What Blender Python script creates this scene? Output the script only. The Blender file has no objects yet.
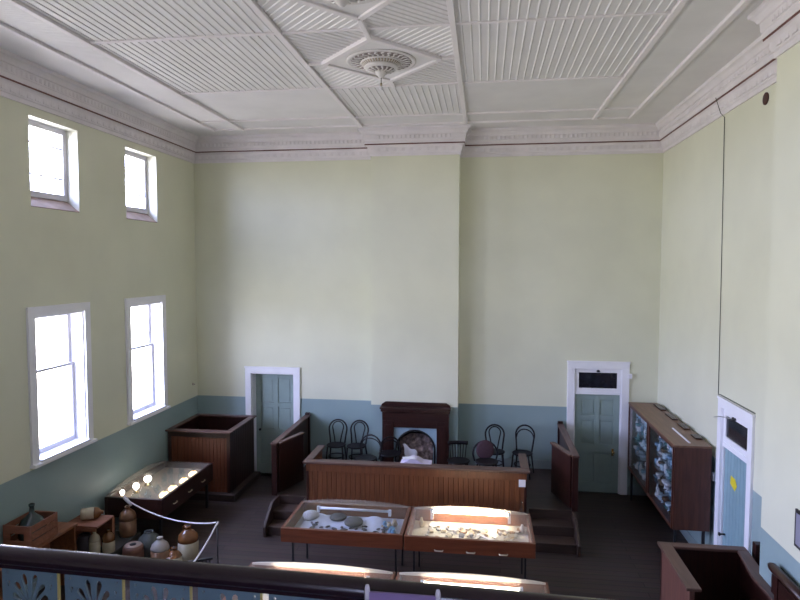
import bpy, bmesh, math, random
from mathutils import Vector, Matrix
random.seed(7)
S = bpy.context.scene
COL = S.collection
PI = math.pi

# ------------------------------------------------------------------ camera
cd = bpy.data.cameras.new('camera'); cam = bpy.data.objects.new('camera', cd); COL.objects.link(cam)
cd.sensor_fit = 'HORIZONTAL'; cd.sensor_width = 36.0; cd.lens = 614.87/800*36; cd.clip_start = 0.05
r_ = Vector((0.990747, 0.135715, 0.001078)); u_ = Vector((-0.008738, 0.055855, 0.998401)); f_ = Vector((-0.135438, 0.989172, -0.056524))
m_ = Matrix((( r_.x, u_.x, -f_.x, 6.1258), (r_.y, u_.y, -f_.y, -12.4640), (r_.z, u_.z, -f_.z, 4.5367), (0, 0, 0, 1)))
cam.matrix_world = m_
S.camera = cam

# ------------------------------------------------------------------ colour management
S.view_settings.view_transform = 'Standard'; S.view_settings.look = 'None'
S.view_settings.gamma = 1.0; S.view_settings.use_curve_mapping = False
S.view_settings.exposure = 0.0
S.cycles.max_bounces = 10; S.cycles.diffuse_bounces = 6; S.cycles.transparent_max_bounces = 16
S.cycles.sample_clamp_indirect = 6.0
S.cycles.use_denoising = True
S.cycles.caustics_reflective = False; S.cycles.caustics_refractive = False

# ------------------------------------------------------------------ world: bright overcast daylight over pale ground
SKY_STRENGTH = 29.5
W = bpy.data.worlds.new('daylight'); S.world = W; W.use_nodes = True
nt = W.node_tree; nt.nodes.clear()
wo = nt.nodes.new('ShaderNodeOutputWorld'); bg = nt.nodes.new('ShaderNodeBackground')
tc = nt.nodes.new('ShaderNodeTexCoord'); sx = nt.nodes.new('ShaderNodeSeparateXYZ'); rp = nt.nodes.new('ShaderNodeValToRGB')
mr = nt.nodes.new('ShaderNodeMapRange')
mr.inputs['From Min'].default_value = -1; mr.inputs['From Max'].default_value = 1
nt.links.new(tc.outputs['Generated'], sx.inputs[0]); nt.links.new(sx.outputs['Z'], mr.inputs['Value']); nt.links.new(mr.outputs[0], rp.inputs[0])
e = rp.color_ramp.elements
e[0].position = 0.0; e[0].color = (0.46, 0.44, 0.43, 1)
e[1].position = 1.0; e[1].color = (0.62, 0.80, 1.50, 1)
a = e.new(0.47); a.color = (0.66, 0.64, 0.64, 1)
a = e.new(0.52); a.color = (0.89, 0.96, 1.50, 1)
bg.inputs['Strength'].default_value = SKY_STRENGTH
nt.links.new(rp.outputs[0], bg.inputs['Color']); nt.links.new(bg.outputs[0], wo.inputs[0])

# ------------------------------------------------------------------ materials
def lin(c):
    return tuple(((v/255)/12.92 if v/255 <= 0.04045 else ((v/255+0.055)/1.055)**2.4) for v in c)
def newmat(name):
    m = bpy.data.materials.new(name); m.use_nodes = True
    n = m.node_tree.nodes; b = n['Principled BSDF']
    return m, n, m.node_tree.links, b
def plain(name, c, rough=0.5, var=0.12, scale=6.0, metal=0.0, bump=0.0, spec=0.5):
    """A painted / ceramic / cloth material with a little mottling."""
    m, n, l, b = newmat(name)
    t = n.new('ShaderNodeTexCoord'); no = n.new('ShaderNodeTexNoise'); no.inputs['Scale'].default_value = scale; no.inputs['Detail'].default_value = 4
    r = n.new('ShaderNodeValToRGB'); l.new(t.outputs['Object'], no.inputs['Vector']); l.new(no.outputs['Fac'], r.inputs[0])
    r.color_ramp.elements[0].position = 0.3; r.color_ramp.elements[1].position = 0.7
    r.color_ramp.elements[0].color = (*[v*(1-var) for v in c], 1); r.color_ramp.elements[1].color = (*[min(1, v*(1+var)) for v in c], 1)
    l.new(r.outputs[0], b.inputs['Base Color']); b.inputs['Roughness'].default_value = rough; b.inputs['Metallic'].default_value = metal
    b.inputs['Specular IOR Level'].default_value = spec
    if bump:
        bp = n.new('ShaderNodeBump'); bp.inputs['Strength'].default_value = bump; bp.inputs['Distance'].default_value = 0.01
        l.new(no.outputs['Fac'], bp.inputs['Height']); l.new(bp.outputs[0], b.inputs['Normal'])
    return m
def wood(name, c1, c2, axis='x', rough=0.35, scale=1.0, spec=0.5):
    m, n, l, b = newmat(name)
    t = n.new('ShaderNodeTexCoord'); mp = n.new('ShaderNodeMapping')
    sc = {'x': (1.2, 16, 16), 'y': (16, 1.2, 16), 'z': (16, 16, 1.2)}[axis]
    mp.inputs['Scale'].default_value = [v*scale for v in sc]
    no = n.new('ShaderNodeTexNoise'); no.inputs['Scale'].default_value = 1.6; no.inputs['Detail'].default_value = 6; no.inputs['Distortion'].default_value = 0.6
    r = n.new('ShaderNodeValToRGB'); r.color_ramp.elements[0].position = 0.3; r.color_ramp.elements[1].position = 0.72
    r.color_ramp.elements[0].color = (*c1, 1); r.color_ramp.elements[1].color = (*c2, 1)
    l.new(t.outputs['Object'], mp.inputs[0]); l.new(mp.outputs[0], no.inputs['Vector']); l.new(no.outputs['Fac'], r.inputs[0])
    l.new(r.outputs[0], b.inputs['Base Color']); b.inputs['Roughness'].default_value = rough
    b.inputs['Specular IOR Level'].default_value = spec
    return m
def emit(name, c, s):
    m, n, l, b = newmat(name)
    b.inputs['Base Color'].default_value = (*c, 1); b.inputs['Emission Color'].default_value = (*c, 1); b.inputs['Emission Strength'].default_value = s
    return m
def glass(name, tint=(1, 1, 1), gloss=0.06, rough=0.03):
    """thin clear sheet: mostly transparent, Fresnel reflection"""
    m = bpy.data.materials.new(name); m.use_nodes = True; n = m.node_tree.nodes; l = m.node_tree.links; n.clear()
    o = n.new('ShaderNodeOutputMaterial'); tr = n.new('ShaderNodeBsdfTransparent'); gl = n.new('ShaderNodeBsdfGlossy'); mx = n.new('ShaderNodeMixShader')
    fr = n.new('ShaderNodeFresnel'); ge = n.new('ShaderNodeNewGeometry'); mi = n.new('ShaderNodeMapRange')
    mi.inputs['To Min'].default_value = 1.45; mi.inputs['To Max'].default_value = 1/1.45   # a thin sheet reflects alike from both sides
    l.new(ge.outputs['Backfacing'], mi.inputs['Value']); l.new(mi.outputs[0], fr.inputs['IOR'])
    tr.inputs[0].default_value = (*tint, 1); gl.inputs['Roughness'].default_value = rough
    l.new(fr.outputs[0], mx.inputs[0]); l.new(tr.outputs[0], mx.inputs[1]); l.new(gl.outputs[0], mx.inputs[2]); l.new(mx.outputs[0], o.inputs[0])
    return m

def hazy(name, c, opacity):  # clear sheet with an even pale haze mixed in
    m = glass(name, rough=.06); n = m.node_tree.nodes; l = m.node_tree.links
    o = next(x for x in n if x.type == 'OUTPUT_MATERIAL'); src = o.inputs[0].links[0].from_socket
    df = n.new('ShaderNodeBsdfDiffuse'); tl = n.new('ShaderNodeBsdfTranslucent'); a = n.new('ShaderNodeMixShader'); mx = n.new('ShaderNodeMixShader')
    df.inputs[0].default_value = (*c, 1); tl.inputs[0].default_value = (*c, 1); mx.inputs[0].default_value = opacity
    l.new(df.outputs[0], a.inputs[1]); l.new(tl.outputs[0], a.inputs[2]); l.new(src, mx.inputs[1]); l.new(a.outputs[0], mx.inputs[2]); l.new(mx.outputs[0], o.inputs[0])
    return m
def frosted(name, c, opacity):
    m = bpy.data.materials.new(name); m.use_nodes = True; n = m.node_tree.nodes; l = m.node_tree.links; n.clear()
    o = n.new('ShaderNodeOutputMaterial'); tr = n.new('ShaderNodeBsdfTransparent'); df = n.new('ShaderNodeBsdfDiffuse'); tl = n.new('ShaderNodeBsdfTranslucent'); a = n.new('ShaderNodeMixShader'); mx = n.new('ShaderNodeMixShader')
    df.inputs[0].default_value = (*c, 1); tl.inputs[0].default_value = (*c, 1); a.inputs[0].default_value = 0.4; mx.inputs[0].default_value = opacity
    l.new(df.outputs[0], a.inputs[1]); l.new(tl.outputs[0], a.inputs[2]); l.new(tr.outputs[0], mx.inputs[1]); l.new(a.outputs[0], mx.inputs[2]); l.new(mx.outputs[0], o.inputs[0])
    return m
def wall_paint():
    """cream-green gloss paint above a painted blue-grey dado (a real paint line at 1.72 m)"""
    m, n, l, b = newmat('wall_paint')
    g = n.new('ShaderNodeNewGeometry'); s = n.new('ShaderNodeSeparateXYZ'); l.new(g.outputs['Position'], s.inputs[0])
    no = n.new('ShaderNodeTexNoise'); no.inputs['Scale'].default_value = 0.9; no.inputs['Detail'].default_value = 5
    l.new(g.outputs['Position'], no.inputs['Vector'])
    up = n.new('ShaderNodeValToRGB'); up.color_ramp.elements[0].color = (*WALL1, 1); up.color_ramp.elements[1].color = (*WALL2, 1)
    up.color_ramp.elements[0].position = .35; up.color_ramp.elements[1].position = .65
    dn = n.new('ShaderNodeValToRGB'); dn.color_ramp.elements[0].color = (*DADO1, 1); dn.color_ramp.elements[1].color = (*DADO2, 1)
    dn.color_ramp.elements[0].position = .35; dn.color_ramp.elements[1].position = .65
    l.new(no.outputs['Fac'], up.inputs[0]); l.new(no.outputs['Fac'], dn.inputs[0])
    gt = n.new('ShaderNodeMath'); gt.operation = 'GREATER_THAN'; gt.inputs[1].default_value = 1.72
    l.new(s.outputs['Z'], gt.inputs[0])
    mx = n.new('ShaderNodeMix'); mx.data_type = 'RGBA'
    l.new(gt.outputs[0], mx.inputs[0]); l.new(dn.outputs[0], mx.inputs[6]); l.new(up.outputs[0], mx.inputs[7])
    l.new(mx.outputs[2], b.inputs['Base Color'])
    b.inputs['Roughness'].default_value = 0.42; b.inputs['Specular IOR Level'].default_value = 0.45
    n2 = n.new('ShaderNodeTexNoise'); n2.inputs['Scale'].default_value = 3.0; n2.inputs['Detail'].default_value = 3; l.new(g.outputs['Position'], n2.inputs['Vector'])
    bp = n.new('ShaderNodeBump'); bp.inputs['Strength'].default_value = 0.08; bp.inputs['Distance'].default_value = 0.05
    l.new(n2.outputs['Fac'], bp.inputs['Height']); l.new(bp.outputs[0], b.inputs['Normal'])
    return m
def floor_mat():
    m, n, l, b = newmat('floor_boards')
    t = n.new('ShaderNodeTexCoord')
    br = n.new('ShaderNodeTexBrick'); br.offset = 0.37; br.inputs['Scale'].default_value = 1.0
    br.inputs['Brick Width'].default_value = 3.2; br.inputs['Row Height'].default_value = 0.14; br.inputs['Mortar Size'].default_value = 0.004
    br.inputs['Color1'].default_value = (*FLOOR1, 1); br.inputs['Color2'].default_value = (*FLOOR2, 1); br.inputs['Mortar'].default_value = (0.006, 0.005, 0.005, 1)
    l.new(t.outputs['Object'], br.inputs['Vector'])
    mp = n.new('ShaderNodeMapping'); mp.inputs['Scale'].default_value = (1, 14, 1); no = n.new('ShaderNodeTexNoise'); no.inputs['Scale'].default_value = 2; no.inputs['Detail'].default_value = 6
    l.new(t.outputs['Object'], mp.inputs[0]); l.new(mp.outputs[0], no.inputs['Vector'])
    mx = n.new('ShaderNodeMix'); mx.data_type = 'RGBA'; mx.blend_type = 'MULTIPLY'; mx.inputs[0].default_value = 0.6
    l.new(br.outputs['Color'], mx.inputs[6]); l.new(no.outputs['Color'], mx.inputs[7]); l.new(mx.outputs[2], b.inputs['Base Color'])
    b.inputs['Roughness'].default_value = 0.5; b.inputs['Specular IOR Level'].default_value = 0.3
    return m
WALL1, WALL2 = (0.645, 0.65, 0.50), (0.695, 0.70, 0.54)
DADO1, DADO2 = (0.25, 0.34, 0.34), (0.285, 0.375, 0.375)
FLOOR1, FLOOR2 = (0.060, 0.041, 0.037), (0.082, 0.057, 0.050)
MW = wall_paint(); MF = floor_mat()
M_ceil = plain('ceiling_paint', (0.72, 0.70, 0.70), 0.55, 0.04, 2.0)
M_batten = plain('ceiling_batten_paint', (0.76, 0.72, 0.73), 0.5, 0.04, 3.0)
M_cornice = plain('cornice_paint', (0.71, 0.67, 0.68), 0.55, 0.06, 3.0)
M_rose = plain('plaster_rose_paint', (0.66, 0.63, 0.62), 0.6, 0.05, 8.0)
M_rose_dark = plain('pierced_grille_shadow', (0.26, 0.22, 0.21), 0.8, 0.3, 20.0)
M_rose_tan = plain('rose_tan_band', (0.42, 0.36, 0.27), 0.7, 0.1, 10.0)
M_red = plain('picture_rail_red', (0.13, 0.045, 0.035), 0.5)
M_white = plain('white_joinery', (0.83, 0.83, 0.86), 0.35, 0.03, 3.0)
M_recess = plain('window_recess_paint', (0.62, 0.62, 0.54), 0.5, 0.05, 3.0)
M_sill = plain('weathered_sill', (0.30, 0.22, 0.185), 0.6, 0.2, 5.0)
M_sash = plain('sash_paint', (0.66, 0.65, 0.71), 0.4, 0.05, 3.0)
M_door = plain('grey_green_door_paint', (0.27, 0.35, 0.32), 0.35, 0.08, 3.0)
M_skirt = plain('skirting_paint', (0.24, 0.30, 0.31), 0.4, 0.06)
M_wood_x = wood('dark_cedar_x', (0.017, 0.0052, 0.0042), (0.037, 0.0115, 0.0082), 'x', 0.32)
M_wood_y = wood('dark_cedar_y', (0.017, 0.0052, 0.0042), (0.037, 0.0115, 0.0082), 'y', 0.32)
M_wood_z = wood('dark_cedar_z', (0.017, 0.0052, 0.0042), (0.037, 0.0115, 0.0082), 'z', 0.32)
M_match = wood('red_cedar_matchboard', (0.105, 0.036, 0.015), (0.19, 0.068, 0.028), 'z', 0.35)
M_cap = wood('cap_rail_cedar', (0.062, 0.030, 0.022), (0.12, 0.060, 0.046), 'x', 0.38)
M_capy = wood('cap_rail_cedar_y', (0.062, 0.030, 0.022), (0.12, 0.060, 0.046), 'y', 0.38)
M_step = wood('worn_step_boards', (0.032, 0.018, 0.014), (0.058, 0.034, 0.026), 'x', 0.5)
M_case = wood('case_varnished_wood', (0.095, 0.026, 0.011), (0.17, 0.050, 0.022), 'x', 0.3)
M_casey = wood('case_varnished_wood_y', (0.095, 0.026, 0.011), (0.17, 0.050, 0.022), 'y', 0.3)
M_cab = wood('cabinet_wood', (0.050, 0.016, 0.009), (0.095, 0.032, 0.018), 'z', 0.35)
M_cabtop = wood('cabinet_top_wood', (0.13, 0.065, 0.036), (0.21, 0.11, 0.065), 'y', 0.4)
M_crate = wood('crate_boards', (0.16, 0.060, 0.032), (0.27, 0.105, 0.058), 'x', 0.65)
M_table = wood('orange_table_wood', (0.15, 0.050, 0.018), (0.25, 0.092, 0.034), 'y', 0.45)
M_bent = plain('black_bentwood', (0.008, 0.007, 0.009), 0.45, 0.2, spec=0.25)
M_bentbrown = plain('brown_bentwood', (0.045, 0.020, 0.015), 0.35, 0.2)
M_mauve = plain('mauve_upholstery', (0.066, 0.031, 0.044), 0.8, 0.1, 30)
M_iron = plain('black_iron', (0.012, 0.012, 0.014), 0.45, 0.1)
M_steel = plain('steel', (0.4, 0.4, 0.42), 0.35, 0.05, metal=0.9)
M_brass = plain('brass', (0.75, 0.55, 0.25), 0.25, 0.05, metal=1.0)
M_pale_brass = plain('pale_pull', (0.75, 0.68, 0.55), 0.3, 0.05, metal=0.6)
M_glass = glass('clear_glass'); M_frost = frosted('frosted_perspex', (0.62, 0.55, 0.50), 0.20)
M_frost2 = frosted('frostier_perspex', (0.76, 0.70, 0.60), 0.34); M_frost3 = frosted('milky_perspex', (0.78, 0.74, 0.66), 0.88)  # frosted back panes of the cases, differing in tone and opacity
M_haze = hazy('hazy_hood', (0.8, 0.76, 0.68), 0.16)  # glowing haze of the lit cases put into the hood material
M_perspex = glass('clear_hood', (0.97, 0.97, 0.97), rough=0.06)
M_glassware = glass('glassware', (0.86, 0.92, 0.95), rough=0.05)
M_dark_glass = plain('dark_transom_glass', (0.012, 0.012, 0.018), 0.08, 0.2, 5)
M_cream = plain('cream_stoneware', (0.42, 0.37, 0.27), 0.25, 0.12, 8)
M_brown = plain('brown_salt_glaze', (0.17, 0.07, 0.025), 0.18, 0.2, 9)
M_tan = plain('tan_stoneware', (0.18, 0.088, 0.044), 0.3, 0.2, 8)
M_terra = plain('terracotta', (0.16, 0.070, 0.048), 0.5, 0.15, 8)
M_grey = plain('grey_glaze', (0.085, 0.10, 0.10), 0.25, 0.15, 8)
M_bottle = plain('dark_green_bottle_glass', (0.030, 0.052, 0.055), 0.1, 0.2, 5)
M_hole = plain('dark_opening', (0.008, 0.007, 0.007), 0.8, 0.1)
M_rope = plain('white_rope', (0.62, 0.58, 0.56), 0.8, 0.1, 60)
M_paper = plain('white_paper', (0.75, 0.74, 0.80), 0.7, 0.04, 10)
M_lilac_paper = plain('lilac_paper', (0.62, 0.56, 0.70), 0.7, 0.06, 10)
M_board = plain('case_lining', (0.72, 0.68, 0.58), 0.7, 0.06, 6)
M_cloth = plain('pale_cloth', (0.46, 0.50, 0.62), 0.85, 0.06, 10, bump=0.3)
M_railwood = plain('polished_handrail', (0.011, 0.0045, 0.008), 0.25, 0.15, 5, spec=0.4)
M_panel = plain('blue_cast_iron_paint', (0.075, 0.115, 0.135), 0.4, 0.08, 12)
M_gilt = plain('gilt_rod', (0.42, 0.34, 0.13), 0.35, 0.1, metal=0.4)
M_purple = plain('purple_card', (0.14, 0.09, 0.19), 0.6, 0.05)
M_yellow = plain('yellow_sticker', (0.75, 0.62, 0.03), 0.5, 0.1)
M_blueplate = plain('pale_blue_surround', (0.30, 0.42, 0.50), 0.4, 0.06, 5)
M_soot = plain('soot', (0.020, 0.016, 0.014), 0.9, 0.4, 12)
M_ash = plain('grate_rubble', (0.22, 0.16, 0.15), 0.9, 0.6, 16)
M_tube = emit('tube_light_lit', (1.0, 0.86, 0.62), 75.0); M_tube_dim = emit('tube_light_dimmer', (1.0, 0.90, 0.72), 22.0)
M_tube_off = plain('tube_light_off', (0.62, 0.66, 0.75), 0.4, 0.03)
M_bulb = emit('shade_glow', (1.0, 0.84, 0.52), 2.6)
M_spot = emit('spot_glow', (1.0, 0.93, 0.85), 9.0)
M_cable = plain('dark_cable', (0.08, 0.08, 0.06), 0.6)
M_vent = plain('brown_vent', (0.055, 0.020, 0.012), 0.6, 0.2)

# ------------------------------------------------------------------ mesh helpers
class MB:
    def __init__(self): self.bm = bmesh.new()
    def box(self, x0, y0, z0, x1, y1, z1):
        v = [self.bm.verts.new(p) for p in ((x0,y0,z0),(x1,y0,z0),(x1,y1,z0),(x0,y1,z0),(x0,y0,z1),(x1,y0,z1),(x1,y1,z1),(x0,y1,z1))]
        for f in ((3,2,1,0),(4,5,6,7),(0,1,5,4),(1,2,6,5),(2,3,7,6),(3,0,4,7)): self.bm.faces.new([v[i] for i in f])
        return self
    def prism(self, poly, axis, a, b):
        """extrude a 2D polygon along axis; poly is in the remaining two axes in order"""
        def P(p, t): return {'x': (t, p[0], p[1]), 'y': (p[0], t, p[1]), 'z': (p[0], p[1], t)}[axis]
        A = [self.bm.verts.new(P(p, a)) for p in poly]; B = [self.bm.verts.new(P(p, b)) for p in poly]
        n = len(poly)
        self.bm.faces.new(A); self.bm.faces.new(B[::-1])
        for i in range(n): self.bm.faces.new((A[i], B[i], B[(i+1) % n], A[(i+1) % n]))
        return self
    def rings(self, rings, caps=True, closed=False, smooth=True):
        V = [[self.bm.verts.new(p) for p in r] for r in rings]
        n = len(V[0]); m = len(V)
        for i in range(m if closed else m-1):
            for j in range(n):
                f = self.bm.faces.new((V[i][j], V[i][(j+1) % n], V[(i+1) % m][(j+1) % n], V[(i+1) % m][j])); f.smooth = smooth
        if caps and not closed:
            self.bm.faces.new(V[0][::-1]); self.bm.faces.new(V[-1])
        return self
    def tube(self, pts, r, n=8, closed=False, flat=None):
        pts = [Vector(p) for p in pts]; m = len(pts); rs = r if isinstance(r, (list, tuple)) else [r]*m
        R = []; prev = None
        for i, p in enumerate(pts):
            if closed: t = pts[(i+1) % m]-pts[i-1]
            else: t = pts[min(i+1, m-1)]-pts[max(i-1, 0)]
            t.normalize()
            if prev is None:
                a = Vector((0, 0, 1)) if abs(t.z) < 0.9 else Vector((1, 0, 0)); u = t.cross(a).normalized()
            else:
                u = prev-t*prev.dot(t); u.normalize()
            prev = u; w = t.cross(u)
            R.append([p+u*math.cos(2*PI*k/n)*rs[i]+w*math.sin(2*PI*k/n)*rs[i] for k in range(n)])
        return self.rings(R, True, closed)
    def lathe(self, prof, c=(0, 0, 0), n=24, close_top=True, close_bottom=True):
        R = [[(c[0]+max(r, 1e-4)*math.cos(2*PI*k/n), c[1]+max(r, 1e-4)*math.sin(2*PI*k/n), c[2]+z) for k in range(n)] for r, z in prof]
        V = [[self.bm.verts.new(p) for p in r] for r in R]
        for i in range(len(V)-1):
            for j in range(n):
                f = self.bm.faces.new((V[i][j], V[i][(j+1) % n], V[i+1][(j+1) % n], V[i+1][j])); f.smooth = True
        if close_bottom: self.bm.faces.new(V[0][::-1])
        if close_top: self.bm.faces.new(V[-1])
        return self
    def grid(self, fn, nu, nv, smooth=True):
        V = [[self.bm.verts.new(fn(i/nu, j/nv)) for j in range(nv+1)] for i in range(nu+1)]
        for i in range(nu):
            for j in range(nv):
                f = self.bm.faces.new((V[i][j], V[i+1][j], V[i+1][j+1], V[i][j+1])); f.smooth = smooth
        return self
    def xform(self, M):
        self.bm.transform(M); return self
    def build(self, name, mat, parent=None, world=None, bev=0.0, loc=None, rot=None, recalc=True):
        """world: point (usually the thing's base) subtracted from the coordinates; becomes the location when there is no parent"""
        if world is not None: self.bm.transform(Matrix.Translation(-Vector(world)))
        if recalc: bmesh.ops.recalc_face_normals(self.bm, faces=self.bm.faces)
        me = bpy.data.meshes.new(name); self.bm.to_mesh(me); self.bm.free()
        for mm in (mat if isinstance(mat, (list, tuple)) else [mat]): me.materials.append(mm)
        o = bpy.data.objects.new(name, me); COL.objects.link(o)
        if parent is not None: o.parent = parent
        elif world is not None: o.location = world
        if loc is not None: o.location = loc
        if rot is not None: o.rotation_euler = rot
        if bev:
            b = o.modifiers.new('bevel', 'BEVEL'); b.width = bev; b.segments = 2; b.limit_method = 'ANGLE'; b.angle_limit = math.radians(50)
        return o
def thing(name, label, cat, loc=(0, 0, 0), rz=0.0, group=None):
    o = bpy.data.objects.new(name, None); COL.objects.link(o); o.location = loc; o.rotation_euler = (0, 0, rz); o.empty_display_size = 0.1
    o['label'] = label; o['category'] = cat
    if group: o['group'] = group
    return o
def tag(o, label, cat, group=None):
    o['label'] = label; o['category'] = cat
    if group: o['group'] = group
    return o
def struct(o): o['kind'] = 'structure'; return o
def copy_tree(o, parent=None):
    c = o.copy(); COL.objects.link(c)
    if parent is not None: c.parent = parent
    for ch in [x for x in o.children]: copy_tree(ch, c)
    return c
def boxp(name, mat, parent, base, *b, bev=0.004):
    return MB().box(*b).build(name, mat, parent, world=base, bev=bev)
def matchboard(mb, u0, u1, front, back, z0, z1, pitch, axis='x', depth=0.008, groove=0.010):
    """vertical V-jointed boards as one strip: face looks along -y (axis x) or +-x (axis y)"""
    n = max(1, round((u1-u0)/pitch)); p = (u1-u0)/n; d = depth if back > front else -depth
    prof = []
    for i in range(n):
        a = u0+i*p
        prof += [(a+groove/2 if i else a, front), (a+p-groove/2 if i < n-1 else a+p, front)]
        if i < n-1: prof += [(a+p, front+d)]
    prof += [(u1, back), (u0, back)]
    if axis == 'y': prof = [(b, a) for a, b in prof]
    return mb.prism(prof, 'z', z0, z1)

RW, ZC, CEIL = 9.5, 6.683, 7.2
YB = -14.5

# ------------------------------------------------------------------ room shell
def wall_with_holes(name, axis, plane, out, u0, u1, z0, z1, holes, mat):
    """boxes around rectangular openings (u0,u1,z0,z1); axis 'x': plane x=const, u is y"""
    us = sorted({u0, u1, *[h[0] for h in holes], *[h[1] for h in holes]}); zs = sorted({z0, z1, *[h[2] for h in holes], *[h[3] for h in holes]})
    mb = MB()
    for i in range(len(us)-1):
        run = None
        for j in range(len(zs)-1):
            cu, cz = (us[i]+us[i+1])/2, (zs[j]+zs[j+1])/2
            if any(h[0] < cu < h[1] and h[2] < cz < h[3] for h in holes):
                if run: _cell(mb, axis, plane, out, us[i], us[i+1], run[0], run[1]); run = None
            else: run = (run[0] if run else zs[j], zs[j+1])
        if run: _cell(mb, axis, plane, out, us[i], us[i+1], run[0], run[1])
    return struct(mb.build(name, mat))
def _cell(mb, axis, plane, out, a, b, z0, z1):
    p0, p1 = min(plane, out), max(plane, out)
    if axis == 'x': mb.box(p0, a, z0, p1, b, z1)
    else: mb.box(a, p0, z0, b, p1, z1)

LOW = [(-4.82, -3.76), (-2.52, -1.46)] + [(-4.82-2.3*k, -3.76-2.3*k) for k in (1, 2, 3)]
UPP = [(-4.79, -3.77), (-2.53, -1.51)] + [(-4.79-2.3*k, -3.77-2.3*k) for k in (1, 2, 3)]
LZ, UZ = (1.83, 3.83), (5.33, 6.57)
REAR_FILL = [(6.6, 7.5)]  # unseen rear window, put in and sized for fill light
RZ = (3.9, 5.6)
holesL = [(a, b, *LZ) for a, b in LOW]+[(a, b, *UZ) for a, b in UPP]
wall_with_holes('wall_left', 'x', 0.0, -0.42, YB, 0.42, -0.1, CEIL+0.2, holesL, MW)
D1 = (7.92, 8.82, 0.0, 2.50); D3 = (1.22, 2.16, 0.0, 2.24); D2 = (-4.21, -3.32, 0.0, 2.53)
wall_with_holes('wall_back', 'y', 0.0, 0.42, 0.0, RW, -0.1, CEIL+0.2, [D1, D3], MW)
wall_with_holes('wall_right', 'x', RW, RW+0.42, YB, 0.42, -0.1, CEIL+0.2, [D2], MW)
wall_with_holes('wall_front', 'y', YB, YB-0.42, -0.42, RW+0.42, -0.1, CEIL+0.2, [(a, b, *RZ) for a, b in REAR_FILL], MW)
struct(MB().box(-0.42, YB-0.42, -0.12, RW+0.42, 0.9, 0.0).build('floor', MF))
struct(MB().box(-0.42, YB-0.42, CEIL, RW+0.42, 0.42, CEIL+0.2).build('ceiling', M_ceil))
# chimney breast with the firebox opening, and the pier on the right wall
CX0, CX1, CY = 3.88, 5.63, -0.35
FB = (4.42, 5.14, 0.45, 1.20)
wall_with_holes('wall_chimney', 'y', CY, 0.0, CX0, CX1, 0.0, CEIL, [FB], MW)
PX, PY0, PY1 = 9.11, -5.5, -7.4
struct(MB().box(PX, PY1, 0, RW, PY0, CEIL).build('wall_pier', MW))
# soot lining of the firebox
fb = MB(); fb.box(FB[0], -0.012, FB[2], FB[1], -0.004, FB[3])
fb.box(FB[0], CY, FB[2], FB[0]+0.006, -0.012, FB[3]); fb.box(FB[1]-0.006, CY, FB[2], FB[1], -0.012, FB[3]); fb.box(FB[0], CY, FB[3]-0.006, FB[1], -0.012, FB[3]); fb.box(FB[0], CY, FB[2], FB[1], -0.012, FB[2]+0.006)
struct(fb.build('trim_9', M_soot))

# cornice swept round the walls, chimney breast and pier
PLAN = [(0, YB), (0, 0), (CX0, 0), (CX0, CY), (CX1, CY), (CX1, 0), (RW, 0), (RW, PY0), (PX, PY0), (PX, PY1), (RW, PY1), (RW, YB)]
def sweep(mb, prof):
    """prof: closed loop of (distance into room, z); plan walked clockwise with the room on its right"""
    n = len(PLAN); R = []
    P = [Vector(p) for p in PLAN]
    for i in range(n):
        ds = []
        if i > 0: ds.append((P[i]-P[i-1]).normalized())
        if i < n-1: ds.append((P[i+1]-P[i]).normalized())
        ns = [Vector((d.y, -d.x)) for d in ds]
        if len(ns) == 2:
            k = ns[0]+ns[1]; off = k/(1+ns[0].dot(ns[1]))
        else: off = ns[0]
        R.append([(P[i].x+off.x*d, P[i].y+off.y*d, z) for d, z in prof])
    return mb.rings(R, True, False, False)
cz = ZC
prof = [(-0.01, cz), (0.022, cz), (0.026, cz+.055), (0.040, cz+.065), (0.052, cz+.11), (0.058, cz+.165), (0.075, cz+.19), (0.095, cz+.20), (0.095, cz+.225),
        (0.108, cz+.235), (0.112, cz+.29), (0.122, cz+.30), (0.130, cz+.39), (0.150, cz+.40), (0.163, cz+.43), (0.185, cz+.455), (0.215, cz+.47), (0.220, CEIL), (-0.01, CEIL)]
struct(sweep(MB(), prof).build('trim_1', M_cornice))
struct(sweep(MB(), [(0.09, cz+.205), (0.104, cz+.205), (0.104, cz+.226), (0.09, cz+.226)]).build('trim_2', M_red))
# egg-and-dart blocks along two bands of the cornice
orn = MB()
def blocks(p0, p1, pitch, d0, z0, z1, w, pr):
    p0, p1 = Vector(p0), Vector(p1); L = (p1-p0).length; d = (p1-p0)/L; nn = Vector((d.y, -d.x)); k = int((L-2*d0)/pitch)
    for i in range(k):
        t = d0+pr+(i+0.5)*(L-2*d0-2*pr)/k; c = p0+d*t+nn*d0
        a = c-d*w/2; b = c+d*w/2
        q = [(a+nn*-.012), (b+nn*-.012), (b+nn*pr*.4), (c+nn*pr), (a+nn*pr*.4)]
        orn.prism([(v.x, v.y) for v in q], 'z', z0, z1)
for i in range(len(PLAN)-1):
    if i in (3, 5): pass
    a, b = PLAN[i], PLAN[i+1]
    if i == 0: a = (0, -7.5)
    if i == 10: continue
    if abs(a[0]-b[0])+abs(a[1]-b[1]) < 0.5: continue
    blocks(a, b, 0.085, 0.125, cz+.315, cz+.375, 0.05, 0.016)
    blocks(a, b, 0.15, 0.052, cz+.085, cz+.15, 0.10, 0.012)
struct(orn.build('trim_3', M_cornice))

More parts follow.
